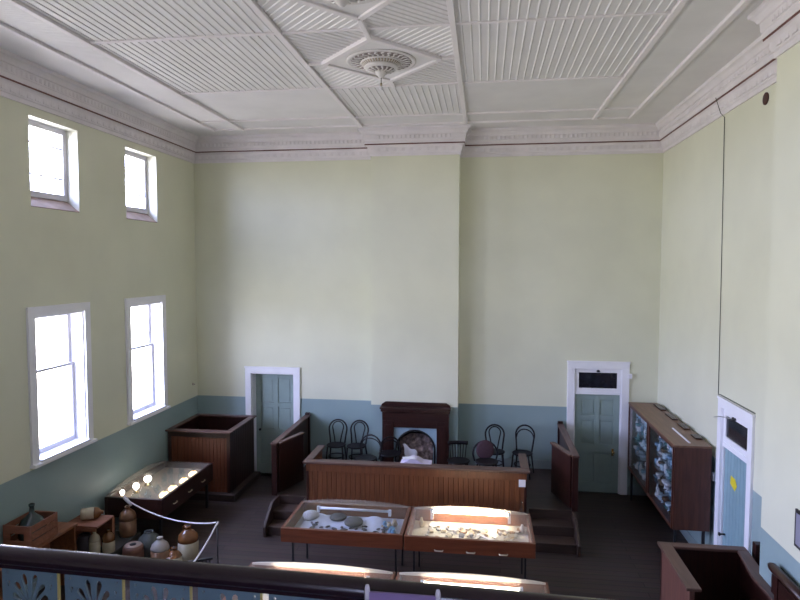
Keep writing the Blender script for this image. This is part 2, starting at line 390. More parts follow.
# ceiling: battens, corrugated panels, diamond panels
def batten(mb, x0, y0, x1, y1, w=0.05, h=0.045):
    d = Vector((x1-x0, y1-y0)); d.normalize(); n = Vector((-d.y, d.x))*w/2
    q = [(x0+n.x, y0+n.y), (x1+n.x, y1+n.y), (x1-n.x, y1-n.y), (x0-n.x, y0-n.y)]
    mb.prism(q, 'z', CEIL-h, CEIL+0.01)
XS = [0.83, 1.42, 3.78, 5.76, 8.07, 8.70]; YS = [-0.80, -1.48, -3.32, -5.53, -7.72, -9.95]
bt = MB()
for x in XS: batten(bt, x, -13.9, x, -0.80, 0.068)
for y in YS[:2]: batten(bt, 0.83, y, 8.70, y, 0.06, 0.03)
for y in YS[2:]: batten(bt, 1.42, y, 8.07, y, 0.05, 0.028)
struct(bt.build('trim_4', M_batten, bev=0.006))
def ribbed(x0, y0, x1, y1, pitch=0.098, ang=0.0, tri=None, h=0.011, rib=0.024):
    """sheet of narrow ribs running along y (rotated by ang), clipped to a rectangle or a convex polygon"""
    mb = MB(); cx, cy = (x0+x1)/2, (y0+y1)/2; L = math.hypot(x1-x0, y1-y0)/2+0.1 if ang else max(x1-x0, y1-y0)/2
    hw = L if ang else (x1-x0)/2; hl = L if ang else (y1-y0)/2
    n = int(2*hw/pitch); z = CEIL-0.006
    prof = [(-hw, z)]
    for i in range(n):
        c = -hw+(i+0.5)*2*hw/n
        prof += [(c-rib/2, z), (c-rib*.32, z-h*.75), (c, z-h), (c+rib*.32, z-h*.75), (c+rib/2, z)]
    prof += [(hw, z)]
    ca, sa = math.cos(ang), math.sin(ang)
    A = []; B = []
    for px, pz in prof:
        for lst, py in ((A, -hl), (B, hl)):
            lst.append(mb.bm.verts.new((cx+px*ca-py*sa, cy+px*sa+py*ca, pz)))
    for i in range(len(A)-1): mb.bm.faces.new((A[i], A[i+1], B[i+1], B[i]))
    if tri:
        c = Vector((sum(p[0] for p in tri)/len(tri), sum(p[1] for p in tri)/len(tri)))
        for i in range(len(tri)):
            p, q = Vector(tri[i]), Vector(tri[(i+1) % len(tri)]); d = q-p; nn = Vector((d.y, -d.x))
            if nn.dot(c-p) > 0: nn = -nn
            bmesh.ops.bisect_plane(mb.bm, geom=mb.bm.verts[:]+mb.bm.edges[:]+mb.bm.faces[:], plane_co=(p.x, p.y, 0), plane_no=(nn.x, nn.y, 0), clear_outer=True)
    return mb
k = 0
def cpanel(mb):
    global k; k += 1
    o = mb.build('trim_%d' % (20+k), M_ceil, recalc=False)
    for f in o.data.polygons: f.flip()
    return struct(o)
for j in (2, 3, 4):
    ya, yb = YS[j+1], YS[j]
    cpanel(ribbed(1.46, ya+.02, 3.74, yb-.02)); cpanel(ribbed(5.80, ya+.02, 8.03, yb-.02))
cpanel(ribbed(3.82, YS[2]+.02, 5.72, YS[1]-.02))
# fine cross ribbing on the left border strip
cpanel(ribbed(0.87, -9.0, 1.38, -1.52, pitch=0.045, ang=PI/2, tri=[(.87, -9), (1.38, -9), (1.38, -1.52), (.87, -1.52)], h=.005, rib=.03))
ROSES = [(4.78, -4.46), (4.78, -6.68)]
for (cx, cy), (ya, yb) in zip(ROSES, ((YS[3], YS[2]), (YS[4], YS[3]))):
    xa, xb = XS[2]+.04, XS[3]-.04; hx, hy = 0.76, 0.82
    L_, R_, T_, Bt = (cx-hx, cy), (cx+hx, cy), (cx, cy+hy), (cx, cy-hy)
    ya2, yb2 = ya+.02, yb-.02
    quads = [([(xa, ya2), (cx, ya2), Bt, L_, (xa, cy)], -PI/4), ([(cx, ya2), (xb, ya2), (xb, cy), R_, Bt], PI/4),
             ([(xb, yb2), (cx, yb2), T_, R_, (xb, cy)], -PI/4), ([(cx, yb2), (xa, yb2), (xa, cy), L_, T_], PI/4)]
    for poly, an in quads:
        # each corner is an L-shaped field round the diamond: clip to the cell quarter and cut by the diamond edge
        q = [poly[0], poly[1], poly[2], poly[3], poly[4]]
        cpanel(ribbed(xa-.3, ya2-.3, xb+.3, yb2+.3, ang=an, tri=q, pitch=0.085))
    dm = MB()
    for p, q in ((L_, T_), (T_, R_), (R_, Bt), (Bt, L_)): batten(dm, *p, *q, 0.075, 0.055)
    batten(dm, xa-.03, cy, L_[0], cy, 0.05, 0.045); batten(dm, R_[0], cy, xb+.03, cy, 0.05, 0.045)
    batten(dm, cx, T_[1], cx, yb2+.02, 0.06, 0.06); batten(dm, cx, ya2-.02, cx, Bt[1], 0.06, 0.06)
    struct(dm.build('trim_%d' % (60+k), M_batten, bev=0.008))
    sheet = MB(); sheet.prism([L_, T_, R_, Bt], 'z', CEIL-0.03, CEIL); struct(sheet.build('trim_%d' % (80+k), M_ceil))
    near = cy < -5
    RS = 0.62
    t = thing('ceiling_rose', 'pierced white plaster ceiling rose cut by the top edge of the photo' if near else 'whole round plaster ceiling rose in the diamond panel, bare bulb hanging below', 'ceiling rose', (cx, cy, CEIL-0.03)); t.scale = (.87, .87, RS)
    MB().lathe([(0.52, 0), (0.52, -0.022), (0.49, -0.034), (0.46, -0.022), (0.45, -0.018)], n=48).build('rim', M_rose, t)
    g = MB().lathe([(0.45, -0.014), (0.45, -0.020), (0.30, -0.030), (0.30, -0.016)], n=48).build('grille_field', M_rose_dark, t)
    # open leaf scroll-work in front of the dark field
    lf = MB()
    for i in range(28):
        an = 2*PI*i/28
        pts = [(math.cos(an+da)*rr, math.sin(an+da)*rr, -0.030) for da, rr in ((0, 0.30), (0.06, 0.34), (0.0, 0.38), (-0.05, 0.42), (0.03, 0.455))]
        lf.tube(pts, 0.013, 6)
    lf.build('leaf_scrolls', M_rose, t)
    MB().lathe([(0.30, -0.02), (0.31, -0.05), (0.295, -0.065)], n=48, close_top=False).build('upper_collar', M_rose, t)
    band = MB().lathe([(0.295, -0.06), (0.25, -0.10), (0.235, -0.115)], n=48, close_top=False).build('fluted_band', M_rose_tan, t)
    fl = MB()
    for i in range(40):
        an = 2*PI*i/40; fl.tube([(0.297*math.cos(an), 0.297*math.sin(an), -0.06), (0.238*math.cos(an), 0.238*math.sin(an), -0.115)], 0.008, 5)
    fl.build('flutes', M_rose, band)
    MB().lathe([(0.25, -0.105), (0.26, -0.13), (0.235, -0.165), (0.20, -0.18)], n=48, close_top=False).build('lower_ring', M_rose, t)
    MB().lathe([(0.20, -0.178), (0.14, -0.20), (0.08, -0.215)], n=32, close_top=False).build('lower_grille', M_rose_dark, t)
    lv = MB()
    for i in range(14):
        an = 2*PI*i/14; lv.tube([(0.20*math.cos(an), 0.20*math.sin(an), -0.182), (0.13*math.cos(an+.12), 0.13*math.sin(an+.12), -0.212), (0.07*math.cos(an), 0.07*math.sin(an), -0.225)], [0.018, 0.012, 0.012], 6)
    lv.build('lower_leaves', M_rose, t)
    MB().lathe([(0.10, -0.20), (0.085, -0.25), (0.055, -0.30), (0.035, -0.335), (0.002, -0.345)], n=24).build('pendant_boss', M_rose, t)
    if near: continue
    MB().tube([(0, 0, -0.34), (0, 0, -0.47)], 0.006, 6).build('cord', M_cable, t)
    bh = MB().lathe([(0.016, -0.45), (0.018, -0.50), (0.012, -0.51)], n=12).build('bulb_holder', M_cream, t)
    MB().lathe([(0.010, -0.505), (0.022, -0.53), (0.028, -0.555), (0.020, -0.58), (0.002, -0.588)], n=16).build('bulb', M_paper, bh)

# ------------------------------------------------------------------ windows
def low_window(idx, a, b):
    z0, z1 = LZ; w = 0.13
    root = struct(MB().prism([(a-w, z0-w), (b+w, z0-w), (b+w, z1+w), (a-w, z1+w)], 'x', -0.001, 0.0).build('window_%d' % idx, M_white))
    fr = MB(); fr.box(-0.02, a-w, z1, 0.035, b+w, z1+w); fr.box(-0.02, a-w, z0-.04, 0.035, a, z1); fr.box(-0.02, b, z0-.04, 0.035, b+w, z1)
    root.data.clear_geometry(); bmx = bmesh.new(); fr.box(-0.415, a+.001, z0-.04, 0.075, b-.001, z0+.004); fr.box(0.0, a-w-.02, z0-.075, 0.085, b+w+.02, z0-.035)
    bmesh.ops.recalc_face_normals(fr.bm, faces=fr.bm.faces); fr.bm.to_mesh(root.data); fr.bm.free(); bmx.free()
    jm = MB(); jm.box(-0.40, a, z0, 0, a+.02, z1); jm.box(-0.40, b-.02, z0, 0, b, z1); jm.box(-0.40, a+.02, z1-.02, 0, b-.02, z1)
    j = struct(jm.build('jamb_lining', M_white, root))
    zm = 3.03
    def sash(x, s0, s1, st):
        s = MB(); t = 0.06
        s.box(x-.02, a+.02, s0, x+.02, a+.02+t, s1); s.box(x-.02, b-.02-t, s0, x+.02, b-.02, s1)
        s.box(x-.02, a+.02+t, s0, x+.02, b-.02-t, s0+st); s.box(x-.02, a+.02+t, s1-t*.7, x+.02, b-.02-t, s1)
        o = struct(s.build('sash', M_sash, root))
        g = struct(MB().box(x-.002, a+.02+t, s0+st, x+.002, b-.02-t, s1-t*.7).build('pane', M_glass, o))
    sash(-0.23, zm-.03, z1-.02, 0.035); sash(-0.18, z0, zm+.01, 0.075)
    return root
def up_window(idx, a, b):
    z0, z1 = UZ; x = -0.22; t = 0.085; z0 += .12
    s = MB(); s.box(x-.03, a, z0+.05, x+.03, a+t, z1); s.box(x-.03, b-t, z0+.05, x+.03, b, z1); s.box(x-.03, a+t, z0+.05, x+.03, b-t, z0+.05+t); s.box(x-.03, a+t, z1-t, x+.03, b-t, z1)
    for z in (5.82, 6.27): s.box(x-.015, a+t, z-.012, x+.015, b-t, z+.012)
    root = struct(s.build('window_%d' % idx, M_sash)); zw = UZ[0]
    struct(MB().box(x-.002, a+t, z0+.05+t, x+.002, b-t, z1-t).build('pane', M_glass, root))
    struct(MB().prism([(-0.415, zw+.18), (-0.20, zw+.165), (-.001, zw+.012), (-.001, zw+.002), (-0.415, zw+.002)], 'y', a+.001, b-.001).build('sill', M_sill, root))
    rv = MB(); rv.box(-0.41, a+.001, zw, -0.001, a+.006, z1); rv.box(-0.41, b-.006, zw, -0.001, b-.001, z1); rv.box(-0.41, a, z1-.006, -0.001, b, z1)
    struct(rv.build('reveal', M_recess, root))
i = 1
for (a, b) in LOW: low_window(i, a, b); i += 1
for (a, b) in UPP: up_window(i, a, b); i += 1
for (a, b) in REAR_FILL:  # the added fill-light window in the unseen front wall
    y = YB-.2; z0, z1 = RZ; s = MB()
    for q in ((a, z0, a+.06, z1), (b-.06, z0, b, z1), (a+.06, z0, b-.06, z0+.06), (a+.06, z1-.06, b-.06, z1), (a+.06, 4.7, b-.06, 4.74)): s.box(q[0], y-.02, q[1], q[2], y+.02, q[3])
    r = struct(s.build('window_%d' % i, M_white)); struct(MB().box(a+.06, y-.002, z0+.06, b-.06, y+.002, z1-.06).build('pane', M_glass, r)); i += 1
# portals guide the sky light through each opening
def portal(loc, rot, w, h):
    L = bpy.data.lights.new('daylight_portal', 'AREA'); L.shape = 'RECTANGLE'; L.size = w; L.size_y = h; L.cycles.is_portal = True
    o = bpy.data.objects.new('daylight_portal', L); COL.objects.link(o); o.location = loc; o.rotation_euler = rot
for (a, b) in LOW: portal((-0.40, (a+b)/2, sum(LZ)/2), (0, -PI/2, 0), LZ[1]-LZ[0], b-a)
for (a, b) in UPP: portal((-0.40, (a+b)/2, sum(UZ)/2), (0, -PI/2, 0), UZ[1]-UZ[0], b-a)
for (a, b) in REAR_FILL: portal(((a+b)/2, YB-.40, sum(RZ)/2), (PI/2, 0, 0), b-a, RZ[1]-RZ[0])

# ------------------------------------------------------------------ doors
def door_leaf(w, h, t=0.04):
    """six raised-and-fielded panels; local x 0..w, face at y=0 looking -y"""
    mb = MB(); st = 0.11; ms = 0.09
    rails = [(0, 0.20), (0.80, 0.98), (1.47, 1.56), (h-.10, h)]
    mb.box(0, 0, 0, st, t, h); mb.box(w-st, 0, 0, w, t, h)
    for c, d in ((.20, .80), (.98, 1.47), (1.56, h-.10)): mb.box(w/2-ms/2, 0, c, w/2+ms/2, t, d)
    for a, b in rails: mb.box(st, 0, a, w-st, t, b)
    for a, b in ((st, w/2-ms/2), (w/2+ms/2, w-st)):
        for c, d in ((.20, .80), (.98, 1.47), (1.56, h-.10)):
            mb.box(a, .024, c, b, t-.004, d)
            mb.prism([(a+.035, c+.035), (b-.035, c+.035), (b-.035, d-.035), (a+.035, d-.035)], 'y', .012, .026)
    return mb
# door_1: back right, transom over a six-panel leaf
def casing(mb, x0, x1, zt, w, y=0.0):
    mb.box(x0-w, y-.035, 0, x0, y+.02, zt); mb.box(x1, y-.035, 0, x1+w, y+.02, zt); mb.box(x0-w, y-.035, zt, x1+w, y+.02, zt+w)
    mb.box(x0-w-.012, y-.045, zt+w-.02, x1+w+.012, y+.02, zt+w+.012)
m = MB(); casing(m, D1[0], D1[1], D1[3], 0.14); m.box(D1[0], .0, 0, D1[0]+.02, .40, D1[3]); m.box(D1[1]-.02, 0, 0, D1[1], .40, D1[3]); m.box(D1[0], 0, D1[3]-.02, D1[1], .40, D1[3])
m.box(D1[0]+.02, -.01, 1.985, D1[1]-.02, .10, 2.045)
d1 = struct(m.build('door_1', M_white, bev=0.004))
struct(door_leaf(D1[1]-D1[0]-.05, 1.975).build('panelled_leaf', M_door, d1, loc=(D1[0]+.025, 0.03, 0.008)))
m = MB()
for q in ((D1[0]+.02, 2.045, D1[0]+.085, 2.48), (D1[1]-.085, 2.045, D1[1]-.02, 2.48), (D1[0]+.085, 2.045, D1[1]-.085, 2.11), (D1[0]+.085, 2.42, D1[1]-.085, 2.48)): m.box(q[0], 0.0, q[1], q[2], .04, q[3])
tr = struct(m.build('transom_frame', M_white, d1, bev=0.003))
struct(MB().box(D1[0]+.085, .018, 2.11, D1[1]-.085, .024, 2.42).build('transom_pane', M_dark_glass, tr))
struct(MB().lathe([(0.03, -.02), (.035, 0), (.02, .02)], (8.37, -.012, 2.455), 10).build('transom_catch', M_iron, tr))
kb = MB(); kb.box(8.66, .012, .76, 8.70, .03, .90); struct(kb.build('lock_plate', M_brass, d1)); struct(MB().tube([(8.68, .03, .84), (8.68, -.03, .84), (8.68, -.055, .84), (8.68, -.065, .84)], [.012, .012, .028, .02], 10).build('knob', M_brass, d1))
struct(MB().box(D1[0]-.5, .40, -.05, D1[1]+.5, .44, 2.7).build('trim_91', M_hole))
# door_3: back left, no transom, deeper set
m = MB(); casing(m, D3[0], D3[1], D3[3], 0.13); m.box(D3[0], 0, 0, D3[0]+.02, .40, D3[3]); m.box(D3[1]-.02, 0, 0, D3[1], .40, D3[3]); m.box(D3[0], 0, D3[3]-.02, D3[1], .40, D3[3])
d3 = struct(m.build('door_3', M_white, bev=0.004))
struct(door_leaf(D3[1]-D3[0]-.04, 2.21).build('panelled_leaf', M_door, d3, loc=(D3[0]+.02, 0.20, 0.008)))
struct(MB().tube([(1.34, .21, .98), (1.34, .15, .98), (1.34, .13, .98)], [.012, .028, .02], 10).build('knob', M_iron, d3))
struct(MB().box(D3[0]-.5, .40, -.05, D3[1]+.5, .44, 2.4).build('trim_92', M_hole))
# door_2: right wall, transom and boarded leaf
def rx(mb):  # local (u along -y from far jamb, y into wall) -> right wall
    return mb.xform(Matrix(((0, 1, 0, RW), (-1, 0, 0, D2[1]), (0, 0, 1, 0), (0, 0, 0, 1))))
wd = D2[1]-D2[0]
m = MB(); casing(m, 0, wd, D2[3], 0.13); m.box(0, 0, 0, .02, .40, D2[3]); m.box(wd-.02, 0, 0, wd, .40, D2[3]); m.box(0, 0, D2[3]-.02, wd, .40, D2[3]); m.box(.02, -.01, 1.99, wd-.02, .10, 2.06)
d2 = struct(rx(m).build('door_2', M_white, bev=0.004))
struct(rx(matchboard(MB(), .025, wd-.025, .03, .07, 0.008, 1.985, .105)).build('boarded_leaf', M_skirt if False else plain('blue_green_door_paint', (0.23, 0.36, 0.40), .35, .06), d2))
m = MB()
for q in ((.02, 2.06, .09, 2.51), (wd-.09, 2.06, wd-.02, 2.51), (.09, 2.06, wd-.09, 2.14), (.09, 2.44, wd-.09, 2.51)): m.box(q[0], 0.0, q[1], q[2], .04, q[3])
tr2 = struct(rx(m).build('transom_frame', M_white, d2, bev=0.003))
struct(rx(MB().box(.09, .018, 2.14, wd-.09, .024, 2.44)).build('transom_pane', M_dark_glass, tr2))
struct(rx(MB().tube([(.36, -.01, 2.47), (.40, -.03, 2.44), (.44, -.01, 2.47)], .018, 8)).build('transom_catch', M_iron, tr2))
struct(rx(MB().tube([(.36, -.02, 2.455), (-.02, -.06, 2.40), (-.30, -.02, 2.32)], .005, 6)).build('transom_stay', M_steel, tr2))
struct(rx(MB().tube([(.10, .04, .74), (.10, -.02, .74), (.10, -.045, .74), (.10, -.055, .74)], [.012, .012, .03, .02], 10)).build('knob', M_iron, d2))
struct(MB().box(RW+.40, D2[0]-.5, -.05, RW+.44, D2[1]+.5, 2.7).build('trim_93', M_hole))
st = rx(MB().prism([(.24, 1.53), (.40, 1.47), (.46, 1.56), (.40, 1.63), (.26, 1.64)], 'y', .024, .029)).build('sticker', M_yellow)
tag(st, 'yellow sticker on the blue-green boarded door', 'sticker')

# baseboards
def bb(name, *b): struct(MB().box(*b).build(name, M_skirt, bev=0.004))
bb('baseboard_left', 0, YB, 0, .022, 0, .16)
bb('baseboard_back', 2.30, -.022, 0, CX0, 0, .62); bb('baseboard_back_right', CX1, -.022, 0, 7.77, 0, .62)
bb('baseboard_back_corner', 8.97, -.022, 0, RW, 0, .16)
bb('baseboard_right', RW-.022, -3.10, 0, RW, -.022, .16)

# ------------------------------------------------------------------ raised platform with steps
B0 = (5.08, -1.2, 0)
pf = thing('raised_platform', 'raised timber platform along the back wall with steps at both ends', 'platform', B0)
m = MB(); m.prism([(2.53, -.024), (2.53, -2.12), (3.03, -2.12), (3.03, -2.34), (6.90, -2.34), (6.90, -2.12), (7.62, -2.12), (7.62, -.024), (CX1+.002, -.024), (CX1+.002, CY-.002), (CX0-.002, CY-.002), (CX0-.002, -.024)], 'z', 0.0, 0.45)
m.build('deck', M_step, pf, world=B0, bev=.006)
for (xa, xb) in ((2.55, 3.02), (6.91, 7.60)):
    boxp('step', M_step, pf, B0, xa, -2.45, 0.001, xb, -2.125, .30); boxp('step', M_step, pf, B0, xa, -2.76, 0.001, xb, -2.455, .15)
for xa in (2.50, 7.605):
    MB().prism([(-2.84, 0.0), (-2.12, 0.0), (-2.12, .448), (-2.45, .448), (-2.84, .17)], 'x', xa, xa+.045).build('stringer', M_step, pf, world=B0, bev=.004)

# ------------------------------------------------------------------ judges' bench
BB = (4.96, -2.2, .45)
be = thing('judges_bench', 'long matchboarded courtroom bench with cap rail on the raised platform', 'bench', BB)
x0, x1, ztop = 3.10, 6.85, 1.155
m = MB(); matchboard(m, x0+.03, x1-.03, -2.30, -2.25, .45, .985, .083); m.build('front_panel', M_match, be, world=BB)
boxp('frieze_band', M_match, be, BB, x0, -2.325, .985, x1, -2.25, 1.115)
boxp('front_corner_post', M_wood_z, be, BB, x0, -2.315, .45, x0+.04, -2.24, .985); boxp('front_corner_post', M_wood_z, be, BB, x1-.04, -2.315, .45, x1, -2.24, .985)
boxp('front_cap_rail', M_cap, be, BB, x0-.05, -2.36, 1.115, x1+.05, -2.20, ztop, bev=.01)
for xa, xb in ((x0, x0+.04), (x1-.04, x1)):
    m = MB(); matchboard(m, -2.24, -1.40, xa if xa < 4 else xb, xb if xa < 4 else xa, .45, 1.115, .083, 'y'); m.build('side_panel', M_match, be, world=BB)
    boxp('side_cap_rail', M_capy, be, BB, xa-.05, -2.20, 1.115, xb+.05, -1.36, ztop, bev=.01)
boxp('desk_top', M_cap, be, BB, x0+.05, -2.245, .98, x1-.05, -1.72, 1.01)
nt_ = MB().box(6.72, -2.332, .885, 6.83, -2.3255, 1.005).build('paper_notice', M_paper, world=(6.775, -2.33, .885)); tag(nt_, 'small white paper notice at the right end of the bench front', 'notice')
pb = (4.97, -1.92, 1.012)
p = thing('open_papers', 'lilac-white loose papers lying on the bench desk before the fireplace', 'papers', pb)
MB().prism([(-.27, 0), (.27, 0), (.27, .085), (.12, .10), (.02, .155), (-.07, .16), (-.16, .11), (-.27, .08)], 'y', -.12, .12).build('paper_stack', M_lilac_paper, p)
MB().box(-.24, -.10, .161, -.02, .05, .164).build('loose_sheet', M_paper, p, rot=(0, 0, .2))

# ------------------------------------------------------------------ side wings of the platform with their gates
def wing(x, sgn, label):
    base = (x, -1.1, .45)
    t = thing('dais_wing', label, 'railing', base)
    xa, xb = x-.028, x+.028
    boxp('panel', M_wood_z, t, base, xa+.008, -2.07, .455, xb-.008, -.10, 1.36)
    boxp('front_post', M_wood_z, t, base, xa-.02, -2.17, .455, xb+.02, -2.07, 1.39)
    boxp('wall_post', M_wood_z, t, base, xa-.02, -.10, .455, xb+.02, -.03, 1.44)
    boxp('cap_rail', M_capy, t, base, xa-.03, -2.19, 1.36, xb+.03, -.03, 1.40, bev=.008)
    # gate hung on the front post and standing open towards the platform
    g0 = Vector((x+sgn*.06, -2.10, 0)); g1 = Vector((x+sgn*(.29), -1.40, 0)); d = g1-g0; an = math.atan2(d.y, d.x)
    g = MB().box(0, -.02, .49, d.length, .02, 1.36).build('gate', M_wood_z, t, loc=g0-Vector(base)+Vector((0, 0, 0)), rot=(0, 0, an), bev=.004)
    MB().box(-.02, -.045, 1.36, d.length+.02, .045, 1.395).build('gate_cap', M_cap, g, bev=.008)
wing(2.47, 1, 'dark panelled wing with open gate left of the bench, beside the left steps')
wing(7.65, -1, 'dark panelled wing with open gate right of the bench, before the back right door')

# ------------------------------------------------------------------ dock in the left corner
DB = (.68, -.7, 0)
dk = thing('prisoner_dock', 'square boarded wooden dock in the back left corner', 'dock', DB)
m = MB(); matchboard(m, .07, 1.25, -1.33, -1.28, .13, 1.20, .075); m.build('front_panel', wood('dock_boards', (0.085, 0.026, 0.011), (0.155, 0.050, 0.022), 'z', .35), dk, world=DB)
boxp('front_band', M_wood_x, dk, DB, .05, -1.345, 1.20, 1.27, -1.28, 1.30)
boxp('corner_post', M_wood_z, dk, DB, 1.23, -1.35, .13, 1.30, -1.28, 1.30); boxp('corner_post', M_wood_z, dk, DB, .03, -1.35, .13, .09, -1.28, 1.30)
m = MB(); matchboard(m, -1.28, -.08, 1.29, 1.25, .13, 1.30, .09, 'y'); m.build('side_panel', M_wood_z, dk, world=DB)
boxp('wall_side_panel', M_wood_z, dk, DB, .03, -1.28, .13, .07, -.08, 1.30); boxp('back_panel', M_wood_z, dk, DB, .07, -.12, .13, 1.25, -.08, 1.30)
boxp('cap_rail', M_cap, dk, DB, .0, -1.40, 1.30, 1.34, -1.25, 1.335, bev=.01); boxp('cap_rail', M_cap, dk, DB, .0, -.16, 1.30, 1.34, -.04, 1.335, bev=.01)
boxp('cap_rail', M_capy, dk, DB, .0, -1.25, 1.30, .11, -.16, 1.335, bev=.01); boxp('cap_rail', M_capy, dk, DB, 1.21, -1.25, 1.30, 1.34, -.16, 1.335, bev=.01)
boxp('plinth', M_step, dk, DB, .03, -1.46, 0, 1.42, -.06, .13, bev=.01)

# ------------------------------------------------------------------ fireplace
FBs = (4.78, -.42, .45)
fp = thing('fireplace_surround', 'dark timber mantelpiece with pale blue arched insert on the chimney breast', 'fireplace', FBs)
for xa, xb in ((4.13, 4.36), (5.22, 5.46)):
    q = boxp('pilaster', M_wood_z, fp, FBs, xa, -.50, .452, xb, CY-.002, 1.44, bev=.006)
    MB().box(xa+.05, -.512, .60, xb-.05, -.50, 1.36).build('raised_strip', M_wood_z, q, world=FBs, bev=.005)
boxp('lintel', M_wood_x, fp, FBs, 4.36, -.49, 1.31, 5.22, CY-.002, 1.44)
boxp('frieze', M_wood_x, fp, FBs, 4.13, -.50, 1.44, 5.46, CY-.002, 1.64)
boxp('shelf_moulding', M_wood_x, fp, FBs, 4.10, -.53, 1.62, 5.48, CY-.002, 1.68, bev=.015)
boxp('mantel_shelf', M_wood_x, fp, FBs, 4.085, -.56, 1.68, 5.495, CY-.002, 1.715, bev=.008)
MB().prism([(4.10, 1.715), (5.48, 1.715), (5.48, 1.745), (5.40, 1.80), (4.18, 1.80), (4.10, 1.745)], 'y', -.39, CY-.002).build('upstand', M_wood_x, fp, world=FBs)
# blue insert with an arched hole
m = MB(); m.box(4.36, -.43, .455, 4.415, CY-.002, 1.31); m.box(5.165, -.43, .455, 5.22, CY-.002, 1.31)
AP = [(4.79-.375*math.cos(PI*i/24), .86+.375*math.sin(PI*i/24)) for i in range(25)]
for (xa, za), (xb, zb_) in zip(AP, AP[1:]): m.prism([(xa, za), (xb, zb_), (xb, 1.31), (xa, 1.31)], 'y', -.43, CY-.002)
bmesh.ops.remove_doubles(m.bm, verts=m.bm.verts, dist=.0005)
ins = m.build('arched_insert', M_blueplate, fp, world=FBs)
arch = [(4.79+.385*math.cos(PI*i/24), -.435, .86+.385*math.sin(PI*i/24)) for i in range(25)]
MB().tube([(5.175, -.435, .46)]+arch+[(4.405, -.435, .46)], .018, 8).build('arch_moulding', M_iron, ins, world=FBs)
gr = thing('fire_grate', 'iron grate heaped with mottled brown rubble filling the arched fireplace', 'grate', (4.79, -.2, .456))
m = MB()
for i in range(9): m.tube([(-.28+.07*i, -.115, 0), (-.28+.07*i, -.135, .12)], .008, 6)
m.tube([(-.31, -.125, .06), (.31, -.125, .06)], .009, 6); m.tube([(-.31, -.135, .12), (.31, -.135, .12)], .010, 6)
m.build('bars', M_iron, gr)
m = MB()
m.grid(lambda u, v: ((u-.5)*.68, -.10+.12*v*v+.025*math.sin(17*u+9*v)+.02*math.cos(23*v-13*u), .01+.66*v*(.80+.20*math.sin(PI*u))), 30, 24)
m.build('rubble', M_ash, gr)
cp = thing('crumpled_paper', 'crumpled white paper leaning upright in the fireplace opening', 'paper', (4.79, -.38, .456)); cp.scale = (1, 1, 1.18)
m = MB()
m.grid(lambda u, v: (-.13+.16*u+.13*v*(u-.3)-.10*v+.02*math.sin(9*v), -.02*math.sin(5*u)*math.cos(4*v)-.01, .02+.40*v*(1-.3*u)+.02*math.sin(9*u)), 10, 10)
o = m.build('paper', M_paper, cp); sm = o.modifiers.new('thick', 'SOLIDIFY'); sm.thickness = .004

# ------------------------------------------------------------------ chairs on the platform
def chair_base(t, mat, seat_r=.195, seat_z=.455):
    MB().lathe([(seat_r*.96, seat_z-.03), (seat_r, seat_z-.018), (seat_r, seat_z-.004), (seat_r*.93, seat_z), (seat_r*.8, seat_z-.006)], n=28).build('seat', mat, t)
    for sxx in (-1, 1):
        MB().tube([(sxx*.15, -.14, seat_z-.02), (sxx*.165, -.16, .25), (sxx*.19, -.19, 0)], [.017, .015, .011], 8).build('leg', mat, t)
        MB().tube([(sxx*.14, .15, seat_z-.02), (sxx*.155, .185, .25), (sxx*.18, .23, 0)], [.017, .015, .011], 8).build('leg', mat, t)
    MB().tube([(.155*math.cos(2*PI*i/20), .165*math.sin(2*PI*i/20), .22) for i in range(20)], .010, 6, True).build('stretcher_ring', mat, t)
def hoop(w, z0, z1, yb, lean, narrow):
    """bentwood hoop: narrow at the seat, swelling to a round top"""
    pts = []
    N = 28
    for i in range(N+1):
        s = i/N
        if s < .3: u = s/.3; x = -(narrow+(w-narrow)*(u**1.2)); z = z0+(z1-w-z0)*u
        elif s > .7: u = (1-s)/.3; x = (narrow+(w-narrow)*(u**1.2)); z = z0+(z1-w-z0)*u
        else: an = PI*(1-(s-.3)/.4); x = w*math.cos(an); z = z1-w+w*math.sin(an)
        pts.append((x, yb+lean*(z-z0)/(z1-z0), z))
    return pts
def bentwood(label, loc, rz, inner='loop', mat=None, top=.915):
    mat = mat or M_bent
    t = thing('bentwood_chair', label, 'chair', loc, rz)
    chair_base(t, mat)
    MB().tube(hoop(.185, .44, top, .16, .09, .15), .0165, 8).build('back_hoop', mat, t)
    if inner == 'loop': MB().tube(hoop(.115, .45, top-.035, .165, .08, .055), .0125, 8).build('inner_loop', mat, t)
    else:
        MB().tube([(.168*math.cos(PI*i/16)*(1 if True else 0), .225, top-.24+.165*math.sin(PI*i/16)) for i in range(17)], .012, 8).build('inner_loop', mat, t)
    return t
PZ = .45
bentwood('black bentwood chair with loop back, first from the left on the platform', (3.175, -.45, PZ), .05, top=.90)
bentwood('black bentwood chair with loop back, nearest left of the chimney breast edge', (3.60, -.46, PZ), -.08, top=.90)
def low_arm(label, loc, rz, pad=None, mat=None, top=.78, w=.235):
    mat = mat or M_bent
    t = thing('bentwood_armchair', label, 'chair', loc, rz)
    chair_base(t, mat, .215)
    if pad:
        MB().tube(hoop(w, .40, top, .17, .06, .20), .017, 8).build('back_hoop', mat, t)
        m = MB().lathe([(.0, -.02), (.13, -.022), (.165, -.012), (.17, 0), (.165, .012), (.13, .02), (.0, .018)], n=28); m.xform(Matrix.Translation((0, .205, .60)) @ Matrix.Rotation(PI/2, 4, 'X') @ Matrix.Diagonal((1, 1.12, 1, 1)))
        m.build('padded_back', pad, t)
    else:
        MB().tube(hoop(w, .40, top, .17, .06, .20), .017, 8).build('back_hoop', mat, t)
        MB().tube([(w*.85*math.cos(PI*i/16), .215, top-.19+.13*math.sin(PI*i/16)) for i in range(17)], .012, 8).build('inner_hoop', mat, t)
    return t
